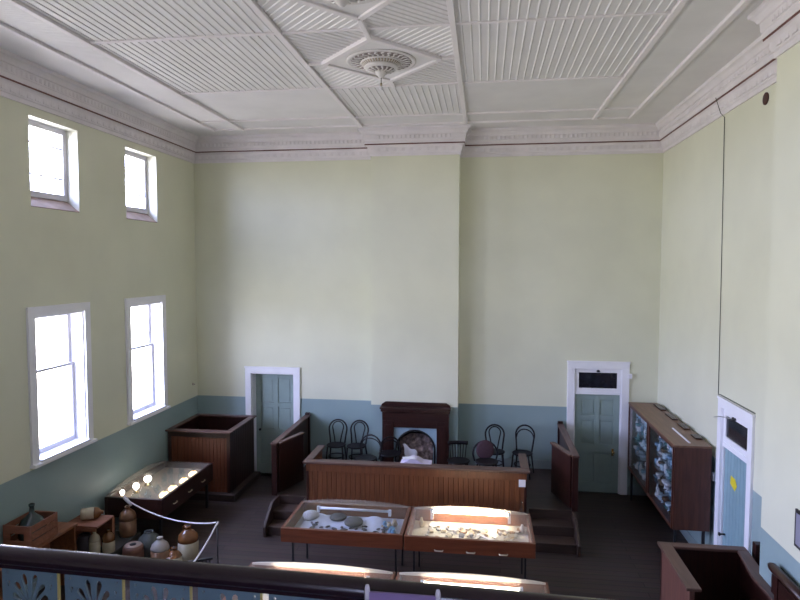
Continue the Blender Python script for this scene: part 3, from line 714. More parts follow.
low_arm('low round-backed black chair in front of the left edge of the chimney breast', (3.93, -1.22, PZ), -.35, top=.83)
low_arm('low round-backed black chair before the left pilaster of the fireplace', (4.34, -.86, PZ), .1, top=.70, w=.19)
low_arm('low bentwood chair with mauve padded oval back right of the fireplace', (6.20, -1.10, PZ), .15, pad=M_mauve, top=.76)
t = thing('spindle_chair', 'low spindle-backed chair just right of the fireplace', 'chair', (5.68, -1.12, PZ), .12)
chair_base(t, M_bent, .21)
MB().grid(lambda u, v: (.19*(2*u-1), .215-.03*(2*u-1)**2-.01, .70+.065*v), 12, 1).build('top_rail', M_bent, t).modifiers.new('thick', 'SOLIDIFY').thickness = .022
for i in range(7):
    x = -.16+.32*i/6; MB().tube([(x*.85, .17, .44), (x, .205-.03*(x/.19)**2, .71)], .009, 6).build('spindle', M_bent, t)
bentwood('tall black loop-backed bentwood chair standing behind the mauve padded chair', (6.36, -.46, PZ), .0, top=.91)
bentwood('black bentwood chair with double arched back, last on the right of the platform', (6.89, -.48, PZ), -.28, 'arch', top=.93)

# ------------------------------------------------------------------ glass-topped display cases
def case_geo(t, base, x0, x1, y0, y1, zt, depth, mats, lit, back_arch=.062, handles=0, pane=None, tz=-.035):
    """desk-height display case: tray on thin iron legs, clear hood arched along its back edge"""
    zb = zt-depth; fw = .05; X, Y = mats
    L = lambda n, m, *b, bev=.004: boxp(n, m, t, base, *b, bev=bev)
    L('front_rail', X, x0, y0, zb, x1, y0+fw, zt); L('back_rail', X, x0, y1-fw, zb, x1, y1, zt)
    L('side_rail', Y, x0, y0+fw, zb, x0+fw, y1-fw, zt); L('side_rail', Y, x1-fw, y0+fw, zb, x1, y1-fw, zt)
    L('base_board', M_board if lit else M_cloth, x0+fw, y0+fw, zb, x1-fw, y1-fw, zb+.02, bev=0)
    N = 24; xa, xb = x0+.03, x1-.03; ya, yb = y0+.03, y1-.048
    hood = MB().grid(lambda u, v: (xa+(xb-xa)*u, ya+(yb-ya)*v, zt+.004+(back_arch*math.sin(PI*u)**.75+.012)*v), N, 8).build('glass_hood', M_haze if lit else M_perspex, t, world=base)
    pts = [(xa, zt)]+[(xa+(xb-xa)*i/N, zt+.004+back_arch*math.sin(PI*i/N)**.75+.012) for i in range(N+1)]+[(xb, zt)]
    MB().prism(pts, 'y', yb-.018, yb).build('arched_back_pane', pane or M_frost, t, world=base)
    # lamp batten along the back of the hood
    tb_ = MB().tube([(x0+.33, y1-.15, zt+tz), (x1-.33, y1-.15, zt+tz)], .019, 10).build('lamp_tube', (M_tube if tz > 0 else M_tube_dim) if lit else M_tube_off, t, world=base)
    for hx in (x0+.31, x1-.31):
        MB().box(hx-.02, y1-.175, zt-.10, hx+.02, y1-.125, zt+tz+.024).build('lamp_holder', M_tube_off, tb_, world=base)
    for lx in (x0+.12, x1-.12):
        for ly in (y0+.18, y1-.12): MB().box(lx-.013, ly-.013, 0, lx+.013, ly+.013, zb).build('leg', M_iron, t, world=base)
    for i in range(handles):
        hx = x0+(x1-x0)*(.27+.245*i)
        MB().tube([(hx-.055, y0, zb+.035), (hx-.05, y0-.02, zb+.032), (hx+.05, y0-.02, zb+.032), (hx+.055, y0, zb+.035)], .008, 6).build('drawer_pull', M_pale_brass, t, world=base)
CW = (M_case, M_casey)
ca = (4.19, -3.85, 0); A_ = thing('display_case', 'unlit glass-topped display case, left of the front pair below the bench', 'display case', ca)
case_geo(A_, ca, 3.33, 5.055, -4.35, -3.34, .86, .20, CW, False)
cb = (5.95, -3.85, 0); B_ = thing('display_case', 'brightly lit glass-topped display case, right of the front pair below the bench', 'display case', cb)
case_geo(B_, cb, 5.075, 6.83, -4.37, -3.36, .86, .20, CW, True, handles=3, pane=M_frost2, tz=.018)
cc = (4.22, -5.9, 0); C_ = thing('display_case', 'lit display case behind the balcony rail, left of the nearer pair', 'display case', cc)
case_geo(C_, cc, 3.33, 5.115, -6.44, -5.42, .90, .20, CW, True, .045, pane=M_frost3)
cdx = (6.0, -5.9, 0); D_ = thing('display_case', 'lit display case behind the balcony rail, right of the nearer pair', 'display case', cdx)
case_geo(D_, cdx, 5.135, 6.88, -6.44, -5.42, .90, .20, CW, True, .045, pane=M_frost3)
# contents of the unlit case
zA = .682
sh = thing('draped_cloth', 'white cloth raised in soft folds in the unlit display case', 'cloth', (4.2, -3.85, zA))
MB().grid(lambda u, v: (-.72+1.36*u, -.40+.62*v, .005+.045*v+.07*max(0, math.sin(3.2*PI*u))*v*v), 40, 14).build('sheet', M_cloth, sh).modifiers.new('thick', 'SOLIDIFY').thickness = .004
for i, (x, y, r, h) in enumerate(((4.26, -3.82, .14, .06), (3.98, -3.62, .13, .04))):
    o = MB().lathe([(r*.95, 0), (r, h*.5), (r*.9, h*.85), (r*.4, h), (0, h)], (0, 0, 0), 24).build('round_brush', plain('dark_felt_%d' % i, (0.05, 0.05, 0.055), .9, .3, 40), loc=(x, y, zA+.075-.02*i))
    tag(o, ['large dark round brush in the middle of the unlit display case', 'flat dark disc left of the round brush in the unlit display case'][i], 'brush')
M_dk = plain('dark_trinket', (.03, .03, .05), .4, .3, 20); M_bl = plain('blue_trinket', (.12, .28, .45), .3, .2, 20)
rr = random.Random(11)
tr0 = None
for i in range(44):
    x = 3.60+1.15*rr.random(); y = -4.22+.36*rr.random(); s = .018+.02*rr.random(); uu = (x-3.48)/1.36; vv = (y+4.25)/.62; z = zA+.011+.045*vv+.07*max(0, math.sin(3.2*PI*uu))*vv*vv
    o = MB().lathe([(s*.6, 0), (s, s*.4), (s*.8, s*.9), (s*.2, s*1.1)], n=8).build('trinket', M_dk, loc=(x, y, z)); o.scale = (1.5, .8, .8); o.rotation_euler = (0, 0, rr.random()*3)
    tag(o, 'tiny dark trinket on white cloth in the unlit display case', 'trinket', 'dark trinkets in the unlit case')
for i in range(12):
    x = 4.66+.30*rr.random(); y = -4.2+.5*rr.random(); s = .025+.025*rr.random()
    o = MB().lathe([(s*.6, 0), (s, s*.6), (s*.7, s*1.4), (s*.5, s*1.9), (s*.55, s*2)], n=12).build('ornament', M_bl if i % 3 else M_cream, loc=(x, y, zA+.02))
    o['k'] = 0; del o['k']
    tag(o, 'small pale blue ornament at the right end of the unlit case' if i % 3 else 'small cream ornament at the right end of the unlit case', 'ornament', 'blue ornaments in the unlit case' if i % 3 else 'cream ornaments in the unlit case')
o = MB().lathe([(.10, 0), (.13, .05), (.10, .09), (.03, .11), (0, .11)], n=20).build('pale_bonnet', plain('grey_straw', (.34, .34, .36), .9, .2, 30), loc=(3.58, -3.70, zA+.06)); tag(o, 'grey cloth bonnet at the back left corner of the unlit case', 'hat')
# contents of the lit case
rr = random.Random(5)
M_sh = [plain('shard_cream', (.62, .52, .36), .5, .2, 20), plain('shard_white', (.68, .66, .60), .4, .1, 20), plain('shard_brown', (.34, .20, .10), .5, .3, 20), plain('shard_grey', (.30, .30, .32), .5, .2, 20)]
NM = ['cream', 'white', 'brown', 'grey']
for i in range(110):
    x = 5.20+1.48*rr.random(); y = -4.26+.66*rr.random(); s = .026+.034*rr.random(); kx = rr.choice([0, 0, 1, 1, 2, 3])
    n = rr.randrange(5, 8); poly = [(s*(.6+.5*rr.random())*math.cos(2*PI*q/n), s*(.6+.5*rr.random())*math.sin(2*PI*q/n)) for q in range(n)]
    o = MB().prism(poly, 'z', 0, .014+.03*rr.random()).build('pottery_shard', M_sh[kx], loc=(x, y, .690), rot=(.25*rr.random(), .25*rr.random(), 0))
    tag(o, 'small %s pottery shard laid out in the brightly lit display case' % NM[kx], 'shard', '%s shards in the lit case' % NM[kx])
o = MB().box(-.30, -.02, 0, .30, .02, .012).build('card_strip', M_paper, loc=(6.28, -4.02, .70), rot=(.1, 0, -.75)); tag(o, 'long pale card strip lying aslant in the lit case', 'card')
bt_ = thing('glass_bottle', 'clear slender glass bottle standing behind right end of the lit case hood', 'bottle', (6.70, -3.30, .86))
# small shelf-like ledge: the bottle stands on the back rail of the case
bt_.location = (6.70, -3.383, .861)
MB().lathe([(.023, 0), (.023, .10), (.012, .135), (.011, .165), (.014, .175)], n=16).build('body', M_glassware, bt_)
MB().lathe([(.011, .172), (.013, .19), (.0, .195)], n=12).build('stopper', M_glassware, bt_)
o = MB().lathe([(.03, 0), (.04, .05), (.02, .10), (.012, .12)], n=14).build('vase', M_sh[1], loc=(6.70, -3.62, .681)); tag(o, 'small white vase in the right rear corner of the lit case', 'vase')
o = MB().lathe([(.03, 0), (.04, .05), (.02, .12), (.012, .14)], n=14).build('vase', M_sh[0], loc=(5.24, -3.62, .681)); tag(o, 'small cream vase in the left rear corner of the lit case', 'vase')

# ------------------------------------------------------------------ wall case on the left with glass shades
WB = (.62, -2.6, 0)
wc = thing('wall_display_case', 'long dark display case of glowing glass shades along the left wall', 'display case', WB)
x0, x1, y0, y1, zt, zb = .12, 1.10, -3.53, -1.68, .82, .50
for n_, mm, b in (('front_rail', M_wood_y, (x1-.05, y0, zb, x1, y1, zt)), ('back_rail', M_wood_y, (x0, y0, zb, x0+.05, y1, zt)), ('end_rail', M_wood_x, (x0+.05, y0, zb, x1-.05, y0+.05, zt)), ('end_rail', M_wood_x, (x0+.05, y1-.05, zb, x1-.05, y1, zt)), ('base_board', plain('dark_lining', (.34, .27, .20), .8, .1), (x0+.05, y0+.05, .69, x1-.05, y1-.05, .71))):
    boxp(n_, mm, wc, WB, *b)
N = 20
MB().grid(lambda u, v: (x1-.03-(x1-x0-.05)*v, y0+.03+(y1-y0-.06)*u, zt+.004+(.09*math.sin(PI*u)**.75+.012)*v), N, 8).build('glass_hood', M_haze, wc, world=WB)
MB().prism([(y0+.03, zt)]+[(y0+.03+(y1-y0-.06)*i/N, zt+.016+.09*math.sin(PI*i/N)**.75) for i in range(N+1)]+[(y1-.03, zt)], 'x', x0+.02, x0+.036).build('arched_back_pane', M_frost, wc, world=WB)
for lx in (x0+.08, x1-.08):
    for ly in (y0+.1, y1-.1): MB().box(lx-.02, ly-.02, 0, lx+.02, ly+.02, zb).build('leg', M_iron, wc, world=WB)
for y in (-3.12, -2.60, -2.10):
    MB().tube([(x1, y-.06, zb+.13), (x1+.022, y-.05, zb+.125), (x1+.022, y+.05, zb+.125), (x1, y+.06, zb+.13)], .009, 6).build('drawer_pull', M_pale_brass, wc, world=WB)
zW = .711
for i, (x, y) in enumerate(((.26, -3.26), (.36, -3.02), (.36, -2.66))):
    t = thing('case_lamp', ['small glowing white lamp nearest the camera in the left wall case', 'second glowing white lamp in the left wall case', 'third glowing white lamp by the left wall, farthest of the row'][i], 'lamp', (x, y, zW)); t.scale = ((.7, .7, .8), (1, 1, 1), (1.25, 1.25, 1.0))[i]
    MB().lathe([(.05, 0), (.05, .012), (.012, .02), (.012, .06)], n=16).build('stand', M_brass, t)
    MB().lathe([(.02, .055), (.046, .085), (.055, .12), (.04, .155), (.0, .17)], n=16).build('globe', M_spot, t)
SH = [('glowing cream glass shade nearest the front rail at the near end of the wall case', .93, -3.14), ('glowing cream glass shade second along the front rail of the wall case', .94, -2.86), ('glowing cream glass shade third along the front rail of the wall case', .94, -2.48), ('glowing cream glass shade at the far end of the wall case', .93, -2.12)]
for lb, x, y in SH:
    t = thing('glass_lampshade', lb, 'lampshade', (x, y, zW))
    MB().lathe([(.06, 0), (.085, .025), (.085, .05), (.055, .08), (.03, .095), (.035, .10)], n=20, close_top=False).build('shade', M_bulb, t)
    MB().lathe([(.03, .099), (.034, .11), (.02, .115)], n=14).build('collar', M_brass, t)
rr = random.Random(21)
for i in range(14):
    x = .45+.34*rr.random(); y = -3.3+1.45*i/13; s = .05+.02*rr.random()
    o = MB().lathe([(s*.7, 0), (s, .03), (s*.9, .07), (s*.4, .11), (s*.35, .135), (s*.45, .14)], n=16, close_top=False).build('glass_jar', M_glassware, loc=(x, y, zW))
    tag(o, 'clear glass jar among the shades in the left wall case', 'jar', 'clear jars in the left wall case')
t = thing('oil_lamp', 'small clear oil lamp at the far end of the wall case', 'lamp', (.42, -1.98, zW))
MB().lathe([(.045, 0), (.04, .01), (.015, .02), (.038, .045), (.038, .06), (.015, .07)], n=18).build('font', M_glassware, t)
MB().lathe([(.016, .072), (.024, .10), (.014, .135), (.013, .16)], n=16, close_top=False, close_bottom=False).build('chimney', M_glassware, t)
MB().lathe([(.016, .068), (.018, .076)], n=14).build('burner', M_brass, t)

# ------------------------------------------------------------------ right display cabinet
GB = (9.18, -1.65, 0)
gc = thing('display_cabinet', 'tall glass-fronted wooden cabinet on legs against the right wall', 'cabinet', GB)
x0, x1, y0, y1, zb, zt = 8.92, 9.44, -3.10, -.22, .63, 1.87
bt2 = lambda n, m, *b, bev=.004: boxp(n, m, gc, GB, *b, bev=bev)
bt2('end_panel', M_cab, x0, y0, zb, x1, y0+.03, zt); bt2('end_panel', M_cab, x0, y1-.03, zb, x1, y1, zt)
bt2('top_board', M_cabtop, x0-.01, y0-.01, zt, x1, y1+.01, zt+.03); bt2('bottom_board', M_cab, x0, y0+.03, zb, x1, y1-.03, zb+.04)
bt2('back_board', plain('cabinet_lining', (.46, .52, .60), .7, .06), x1-.02, y0+.03, zb+.04, x1, y1-.03, zt); ym = (y0+y1)/2
bt2('divider', M_cab, x0, ym-.03, zb+.04, x1-.02, ym+.03, zt)
SZ = [zb+.04, .955, 1.20, 1.43, 1.65]
for z in SZ[1:]:
    for a, b in ((y0+.03, ym-.03), (ym+.03, y1-.03)): MB().box(x0+.05, a, z-.008, x1-.02, b, z).build('glass_shelf', M_glassware, gc, world=GB)
for a, b in ((y0+.03, ym-.03), (ym+.03, y1-.03)):
    fr = MB(); t_ = .035
    fr.box(x0-.012, a, zb+.0, x0+.012, a+t_, zt); fr.box(x0-.012, b-t_, zb, x0+.012, b, zt); fr.box(x0-.012, a+t_, zb, x0+.012, b-t_, zb+.05); fr.box(x0-.012, a+t_, zt-t_, x0+.012, b-t_, zt)
    dd = fr.build('door_frame', M_cab, gc, world=GB); MB().box(x0-.003, a+t_, zb+.05, x0+.003, b-t_, zt-t_).build('door_pane', M_glass, dd, world=GB)
for lx in (x0+.06, x1-.06):
    for ly in (y0+.08, y1-.08): MB().box(lx-.018, ly-.018, 0, lx+.018, ly+.018, zb).build('leg', M_iron, gc, world=GB)
rr = random.Random(9)
M_ware = [plain('ware_white', (.62, .66, .72), .2, .06, 20), plain('ware_blue', (.18, .34, .50), .2, .2, 20), plain('ware_pale_blue', (.40, .54, .64), .2, .1, 20), plain('ware_brown', (.13, .08, .05), .25, .2, 20), plain('ware_teal', (.10, .26, .28), .15, .2, 20)]
WN = ['white', 'blue', 'pale blue', 'brown', 'teal']
PR = [[(.6, 0), (1, .3), (.95, 1.2), (.45, 1.7), (.4, 2.2), (.5, 2.3)], [(.5, 0), (.35, .2), (.3, .9), (.9, 1.5), (1, 2.1), (.85, 2.1)], [(.8, 0), (1.0, .15), (1, 1.5), (.9, 1.6)], [(.5, 0), (.55, .1), (.98, .7), (1.02, .75), (.9, .75)], [(.45, 0), (.5, 2.0), (.25, 2.5), (.22, 3.2), (.28, 3.3)]]
PN = ['jug', 'goblet', 'mug', 'bowl', 'bottle']
proto = {}
for si, z in enumerate(SZ):
    for col in range(2):
        ya = (y0+.05, ym+.05)[col]; yb_ = (ym-.05, y1-.05)[col]; n = 11
        for row in range(2):
            for i in range(n):
                sh_ = rr.randrange(5); cl = rr.choice([0, 0, 1, 2, 2, 3, 4]); s = .056+.010*rr.random()
                y = ya+(yb_-ya)*(i+.5+.2*(rr.random()-.5))/n; x = (x0+.12 if row == 0 else x0+.30)+.02*rr.random()
                key = (sh_, cl)
                if key not in proto:
                    o = MB().lathe([(r*.05, h*.05) for r, h in PR[sh_]], n=14).build(PN[sh_], M_ware[cl]); proto[key] = o
                else:
                    o = proto[key].copy(); COL.objects.link(o)
                o.location = (x, y, z+.001); o.scale = (s/.052,)*3
                tag(o, 'small %s %s on a shelf inside the right wall cabinet' % (WN[cl], PN[sh_]), 'crockery', '%s %ss in the right cabinet' % (WN[cl], PN[sh_]))
o = MB().box(-.012, -.42, 0, .012, .42, .012).build('white_rod', M_paper, loc=(9.17, -2.55, zt+.031), rot=(0, 0, .0)); tag(o, 'thin white rod lying on top of the right wall cabinet', 'rod')
for i, (y, l) in enumerate(((-.62, .5), (-1.35, .42), (-2.0, .36), (-2.62, .24))):
    o = MB().box(9.33, y-l/2, zt+.031, 9.43, y+l/2, zt+.05).build('timber_lath', M_wood_y, world=(9.38, y, zt+.031))
    tag(o, ['dark timber lath on the cabinet top nearest the back corner', 'dark timber lath on the cabinet top, second from the back corner', 'dark timber lath on the cabinet top, third from the back corner', 'dark timber lath on the cabinet top nearest the boarded door'][i], 'lath')

# ------------------------------------------------------------------ jugs, crates and bench in the left corner
def jug(label, loc, r, h, body, shoulder=None, split=.55, rz=0.0, handle=True, name='stoneware_jug', stopper=None):
    shoulder = shoulder or body
    t = thing(name, label, 'jug', loc, rz)
    MB().lathe([(r*.88, 0), (r*.97, h*.03), (r, h*.12), (r, h*split)], n=28, close_top=True).build('body', body, t)
    MB().lathe([(r, h*split), (r*.99, h*.66), (r*.86, h*.77), (r*.55, h*.86), (r*.30, h*.90), (r*.27, h*.95), (r*.33, h*.965), (r*.33, h), (r*.2, h)], n=28, close_bottom=True).build('shoulder', shoulder, t)
    if handle:
        MB().tube([(r*.28, 0, h*.955), (r*.55, 0, h*.97), (r*.80, 0, h*.92), (r*.86, 0, h*.80), (r*.84, 0, h*.74)], r*.09, 8).build('handle', shoulder, t)
    MB().lathe([(r*.2, h*.99), (r*.2, h*1.003), (0, h*1.003)], n=16).build('mouth' if not stopper else 'stopper', stopper or M_hole, t)
    return t
# low plinth along the wall
LP = .30
o = MB().box(.024, -4.62, 0, .75, -3.56, LP).build('low_plinth', plain('plinth_grey', (.045, .046, .045), .6, .1), world=(.26, -4.1, 0), bev=.006); tag(o, 'low dark platform along the left wall under the small jugs', 'platform')
jug('plain tan stoneware jug standing in front of the left wall case', (.615, -3.69, LP+.001), .128, .46, M_tan, rz=2.2)
jug('large cream jug with glossy brown shoulder on the floor beside the rope', (1.63, -3.72, .001), .155, .52, M_cream, M_brown, .56, rz=2.6)
jug('brown jug with pale grey shoulder and flat stopper among the floor jugs', (1.35, -4.05, .001), .135, .47, M_tan, plain('pale_grey_glaze', (.34, .31, .29), .3, .1), .62, handle=False, stopper=M_cream)
jug('smallest cream jug with brown neck closest to the balcony rail', (1.68, -4.24, .001), .11, .42, M_cream, M_brown, .70, rz=2.8)
jug('small cream jug with brown shoulder on the low platform by the wooden stand', (.66, -4.26, LP+.001), .088, .33, M_cream, M_brown, .52, rz=2.5)
t = thing('round_pot', 'squat dark grey round pot with narrow mouth among the floor jugs', 'pot', (1.0, -3.75, .001))
MB().lathe([(.11, 0), (.17, .07), (.185, .18), (.18, .24), (.14, .33), (.07, .385), (.06, .40), (.075, .41), (.05, .41), (.045, .395)], n=32).build('body', M_grey, t)
MB().lathe([(.046, .398), (.046, .404), (0, .404)], n=16).build('mouth', M_hole, t)
t = thing('terracotta_crock', 'ringed terracotta crock with a small dark hole in its flat top', 'crock', (.965, -4.13, .001))
MB().lathe([(.12, 0), (.145, .04), (.15, .14), (.142, .15), (.15, .16), (.15, .25), (.142, .26), (.15, .27), (.145, .33), (.13, .355), (.115, .36), (.05, .36)], n=32).build('body', M_terra, t)
MB().lathe([(.122, .360), (.118, .368), (.052, .372), (.045, .366)], n=28).build('lid_disc', plain('pale_terracotta', (.26, .18, .145), .5, .1), t)
MB().lathe([(.048, .370), (.048, .374), (0, .374)], n=16).build('hole', M_hole, t)
# wooden stand with a jar lying on it and two pots under it
sb = (.37, -4.34, LP+.001)
zs = .76
t = thing('wooden_stand', 'small open-fronted wooden box stand by the left wall with a jar lying on top', 'stand', sb)
boxp('top_board', M_crate, t, sb, .13, -4.52, zs, .66, -4.10, zs+.025); boxp('side_board', M_crate, t, sb, .13, -4.52, LP+.001, .15, -4.10, zs); boxp('side_board', M_crate, t, sb, .64, -4.16, LP+.001, .66, -4.10, zs)
boxp('back_board', M_crate, t, sb, .15, -4.12, LP+.001, .64, -4.10, zs)
boxp('front_lip', M_crate, t, sb, .15, -4.52, zs-.05, .64, -4.505, zs)
jl = jug('cream and brown jar lying on its side on the wooden stand', (0, 0, 0), .085, .30, M_cream, M_brown, .6, handle=False)
jl.rotation_euler = (0, PI/2, .45); jl.location = (.28, -4.33, zs+.025+.087)
jug('cream stoneware jar tucked under the wooden stand', (.505, -4.36, LP+.002), .078, .34, M_cream, M_cream, .6, handle=False)
t = thing('dark_pot', 'dark purple-grey pot under the wooden stand next to the table', 'pot', (.34, -4.36, LP+.002))
MB().lathe([(.07, 0), (.095, .05), (.105, .20), (.085, .26), (.09, .28), (.07, .28), (.065, .265)], n=24).build('body', plain('purple_grey_glaze', (.06, .05, .06), .3, .2), t)
# orange table and crate with a demijohn
tb = (.25, -5.2, 0)
t = thing('side_table', 'narrow orange-brown wooden table under the crate by the left wall', 'table', tb)
boxp('table_top', M_table, t, tb, .024, -6.05, .87, .47, -4.67, .90); boxp('end_panel', M_table, t, tb, .05, -4.72, 0, .45, -4.69, .87); boxp('end_panel', M_table, t, tb, .05, -6.0, 0, .45, -5.97, .87); boxp('back_board', M_table, t, tb, .05, -5.97, .25, .07, -4.72, .87)
cbx = (.235, -5.27, .901)
t = thing('slatted_crate', 'slatted wooden crate holding a dark glass demijohn on the orange table', 'crate', cbx)
X0, X1, Y0, Y1, Z0 = .035, .43, -5.52, -5.02, .901
boxp('bottom_board', M_crate, t, cbx, X0, Y0, Z0, X1, Y1, Z0+.015)
for z in (Z0+.015, Z0+.115, Z0+.215):
    for xa in (X0, X1-.014): boxp('slat', M_crate, t, cbx, xa, Y0+.02, z, xa+.014, Y1-.02, z+.082, bev=.002)
for ya in (Y0, Y1-.02):
    boxp('end_board', M_crate, t, cbx, X0, ya, Z0+.015, X1, ya+.02, Z0+.10, bev=.002); boxp('end_board', M_crate, t, cbx, X0, ya, Z0+.20, X1, ya+.02, Z0+.30, bev=.002)
    boxp('end_post', M_crate, t, cbx, X0, ya, Z0+.10, X0+.10, ya+.02, Z0+.20, bev=.002); boxp('end_post', M_crate, t, cbx, X1-.10, ya, Z0+.10, X1, ya+.02, Z0+.20, bev=.002)
t = thing('demijohn', 'dark green glass demijohn with tall neck standing in the slatted crate', 'bottle', (.235, -5.25, .917))
MB().lathe([(.13, 0), (.165, .04), (.17, .13), (.165, .20), (.13, .27), (.07, .315), (.034, .35), (.028, .44), (.036, .445), (.036, .47), (.026, .472)], n=32).build('body', M_bottle, t)
MB().lathe([(.027, .465), (.025, .476), (0, .476)], n=12).build('mouth', M_hole, t)

# ------------------------------------------------------------------ rope barrier
def post(label, x, y, h=.92):
    if x < .76: h -= .30
    t = thing('rope_post', label, 'post', (x, y, .301 if x < .76 else .001))
    MB().lathe([(.10, 0), (.10, .012), (.03, .025)], n=20).build('base', M_iron, t); MB().tube([(0, 0, .02), (0, 0, h-.03)], .011, 8).build('shaft', M_iron, t)
    MB().lathe([(.012, h-.04), (.022, h-.025), (.022, h-.005), (.008, h)], n=12).build('cap', M_iron, t)
P1 = Vector((.50, -3.555, .815)); P2 = Vector((2.42, -4.40, .90)); P3 = Vector((2.66, -5.95, .90))
post('slender rope post on the open floor where the rope turns', P2.x, P2.y); post('slender rope post hidden behind the balcony rail', P3.x, P3.y)
def sag(a, b, s, n=18): return [a.lerp(b, i/n)-Vector((0, 0, s*4*(i/n)*(1-i/n))) for i in range(n+1)]
m = MB(); off = Vector((0, 0, 0))
m.tube(sag(P1, P2, .13)[:-1]+[P2+Vector((.012, .0, .012))]+sag(P2, P3, .06)[1:], .011, 8)
ro = thing('barrier_rope', 'white barrier rope sagging from the wall case round the jugs', 'rope', tuple(P2)); o = m.build('rope', M_rope, ro, world=tuple(P2))
m = MB(); m.tube([P1+Vector((-.03, .0, .045)), P1+Vector((0, -.005, .02)), P1+Vector((.07, -.03, -.03)), P1+Vector((.14, -.07, -.06))], [.02, .03, .026, .018], 8); m.build('knot', M_rope, ro, world=tuple(P2))
t = thing('black_grille', 'low black slatted metal grille standing inside the rope near its corner', 'grille', (2.14, -4.44, 0))
for i in range(8): MB().box(-.20+.05*i, -.01, .0, -.18+.05*i, .01, .34).build('bar', M_iron, t)
MB().box(-.22, -.015, .34, .20, .015, .37).build('top_bar', M_iron, t); MB().box(-.22, -.015, .0, .20, .015, .03).build('bottom_bar', M_iron, t)
t.rotation_euler = (0, 0, .5)

# ------------------------------------------------------------------ witness box on the right
QB = (8.7, -5.4, 0)
q = thing('witness_box', 'open dark wooden witness box at the lower right below the boarded door', 'witness box', QB)
M_wred = wood('lighter_cedar', (0.085, 0.034, 0.024), (0.15, 0.064, 0.046), 'z', .4)  # lighter, redder cedar for the left panel only
boxp('left_panel', M_wred, q, QB, 8.27, -5.90, 0, 8.32, -4.90, 1.165); boxp('back_panel', M_wood_z, q, QB, 8.27, -4.90, 0, 9.20, -4.85, 1.165); boxp('right_panel', M_wood_z, q, QB, 9.06, -7.0, 0, 9.11, -5.46, 1.165)
boxp('right_return', M_wood_z, q, QB, 9.15, -5.46, 0, 9.20, -4.90, 1.165)
boxp('left_cap_rail', M_capy, q, QB, 8.23, -5.93, 1.165, 8.38, -4.83, 1.20, bev=.008); boxp('back_cap_rail', M_cap, q, QB, 8.38, -4.95, 1.165, 9.22, -4.83, 1.20, bev=.008)
MB().prism([(9.10, -4.95), (9.22, -4.95), (9.17, -5.46), (9.11, -5.60), (9.11, -7.0), (9.01, -7.0), (9.01, -5.55)], 'z', 1.165, 1.20).build('right_cap_rail', M_capy, q, world=QB, bev=.006)
o = MB().box(-.05, -.05, 0, .05, .05, 1.31).build('short_post', M_wood_z, loc=(9.32, -4.97, 0), bev=.008); tag(o, 'short dark square post between the witness box and the right wall', 'post')
t = thing('stair_handrail', 'rounded red-brown handrail on the pier beside the witness box', 'handrail', (9.0, -6.4, 1.2))
MB().tube([(9.03, -5.93, 1.50), (9.03, -5.98, 1.505), (9.03, -7.1, 1.505)], [.03, .045, .045], 12).build('rail', M_wood_y, t, world=(9.0, -6.4, 1.2))
for y in (-6.1, -6.9): MB().box(9.01, y-.03, 1.201, 9.05, y+.03, 1.47).build('baluster', M_wood_z, t, world=(9.0, -6.4, 1.2))
MB().box(9.02, -7.05, 1.25, 9.04, -5.98, 1.44).build('board', M_wood_y, t, world=(9.0, -6.4, 1.2))

# ------------------------------------------------------------------ fittings on the walls
t = thing('framed_notice', 'dark-framed grey notice on the pier at the right edge', 'notice', (PX, -6.5, 1.88))
MB().box(PX-.02, -6.8, 1.86, PX-.001, -6.25, 2.22).build('frame', M_iron, t, world=(PX, -6.5, 1.88)); MB().box(PX-.024, -6.77, 1.89, PX-.02, -6.28, 2.19).build('sheet', plain('grey_sheet', (.22, .22, .28), .5, .05), t, world=(PX, -6.5, 1.88))
o = MB().lathe([(.075, 0), (.075, .012), (.06, .018), (0, .012)], n=24).build('round_vent', M_vent, loc=(RW-.001, -4.34, 6.56), rot=(0, -PI/2, 0)); tag(o, 'round brown vent just under the cornice on the right wall', 'vent')
m = MB(); m.tube([(RW-.13, -3.03, cz+.24), (RW-.06, -3.035, cz+.02), (RW-.008, -3.04, cz-.04), (RW-.006, -3.09, 4.5), (RW-.006, -3.12, 2.68)], .005, 6)
m.tube([(RW-.006, -3.12, 2.68), (RW-.006, -3.2, 2.69), (RW-.006, -4.34, 2.69)], .007, 6)
tag(m.build('wall_cable', M_cable, world=(RW, -3.1, 2.68)), 'thin dark cable running down the right wall to the boarded door', 'cable')
t = thing('light_switch', 'small round switch on the left wall by the back corner', 'switch', (.0, -.22, 2.01))
MB().lathe([(.03, 0), (.03, .008), (.012, .012), (.012, .035), (0, .036)], n=14).build('plate', M_rose_tan, t, rot=(0, PI/2, 0)); MB().tube([(.03, 0, 0), (.05, 0, -.012)], .006, 6).build('toggle', M_iron, t)
o = MB().box(RW-.03, -3.07, 1.38, RW-.002, -3.01, 1.50).build('switch_box', M_paper, world=(RW, -3.04, 1.38), bev=.004); tag(o, 'small white switch box beside the boarded door frame', 'switch')
o = MB().box(8.93, -.08, 2.33, 9.0, -.045, 2.42).build('door_sensor', M_paper, world=(8.97, -.06, 2.33), bev=.006); tag(o, 'small white sensor box on the frame of the back right door', 'sensor')

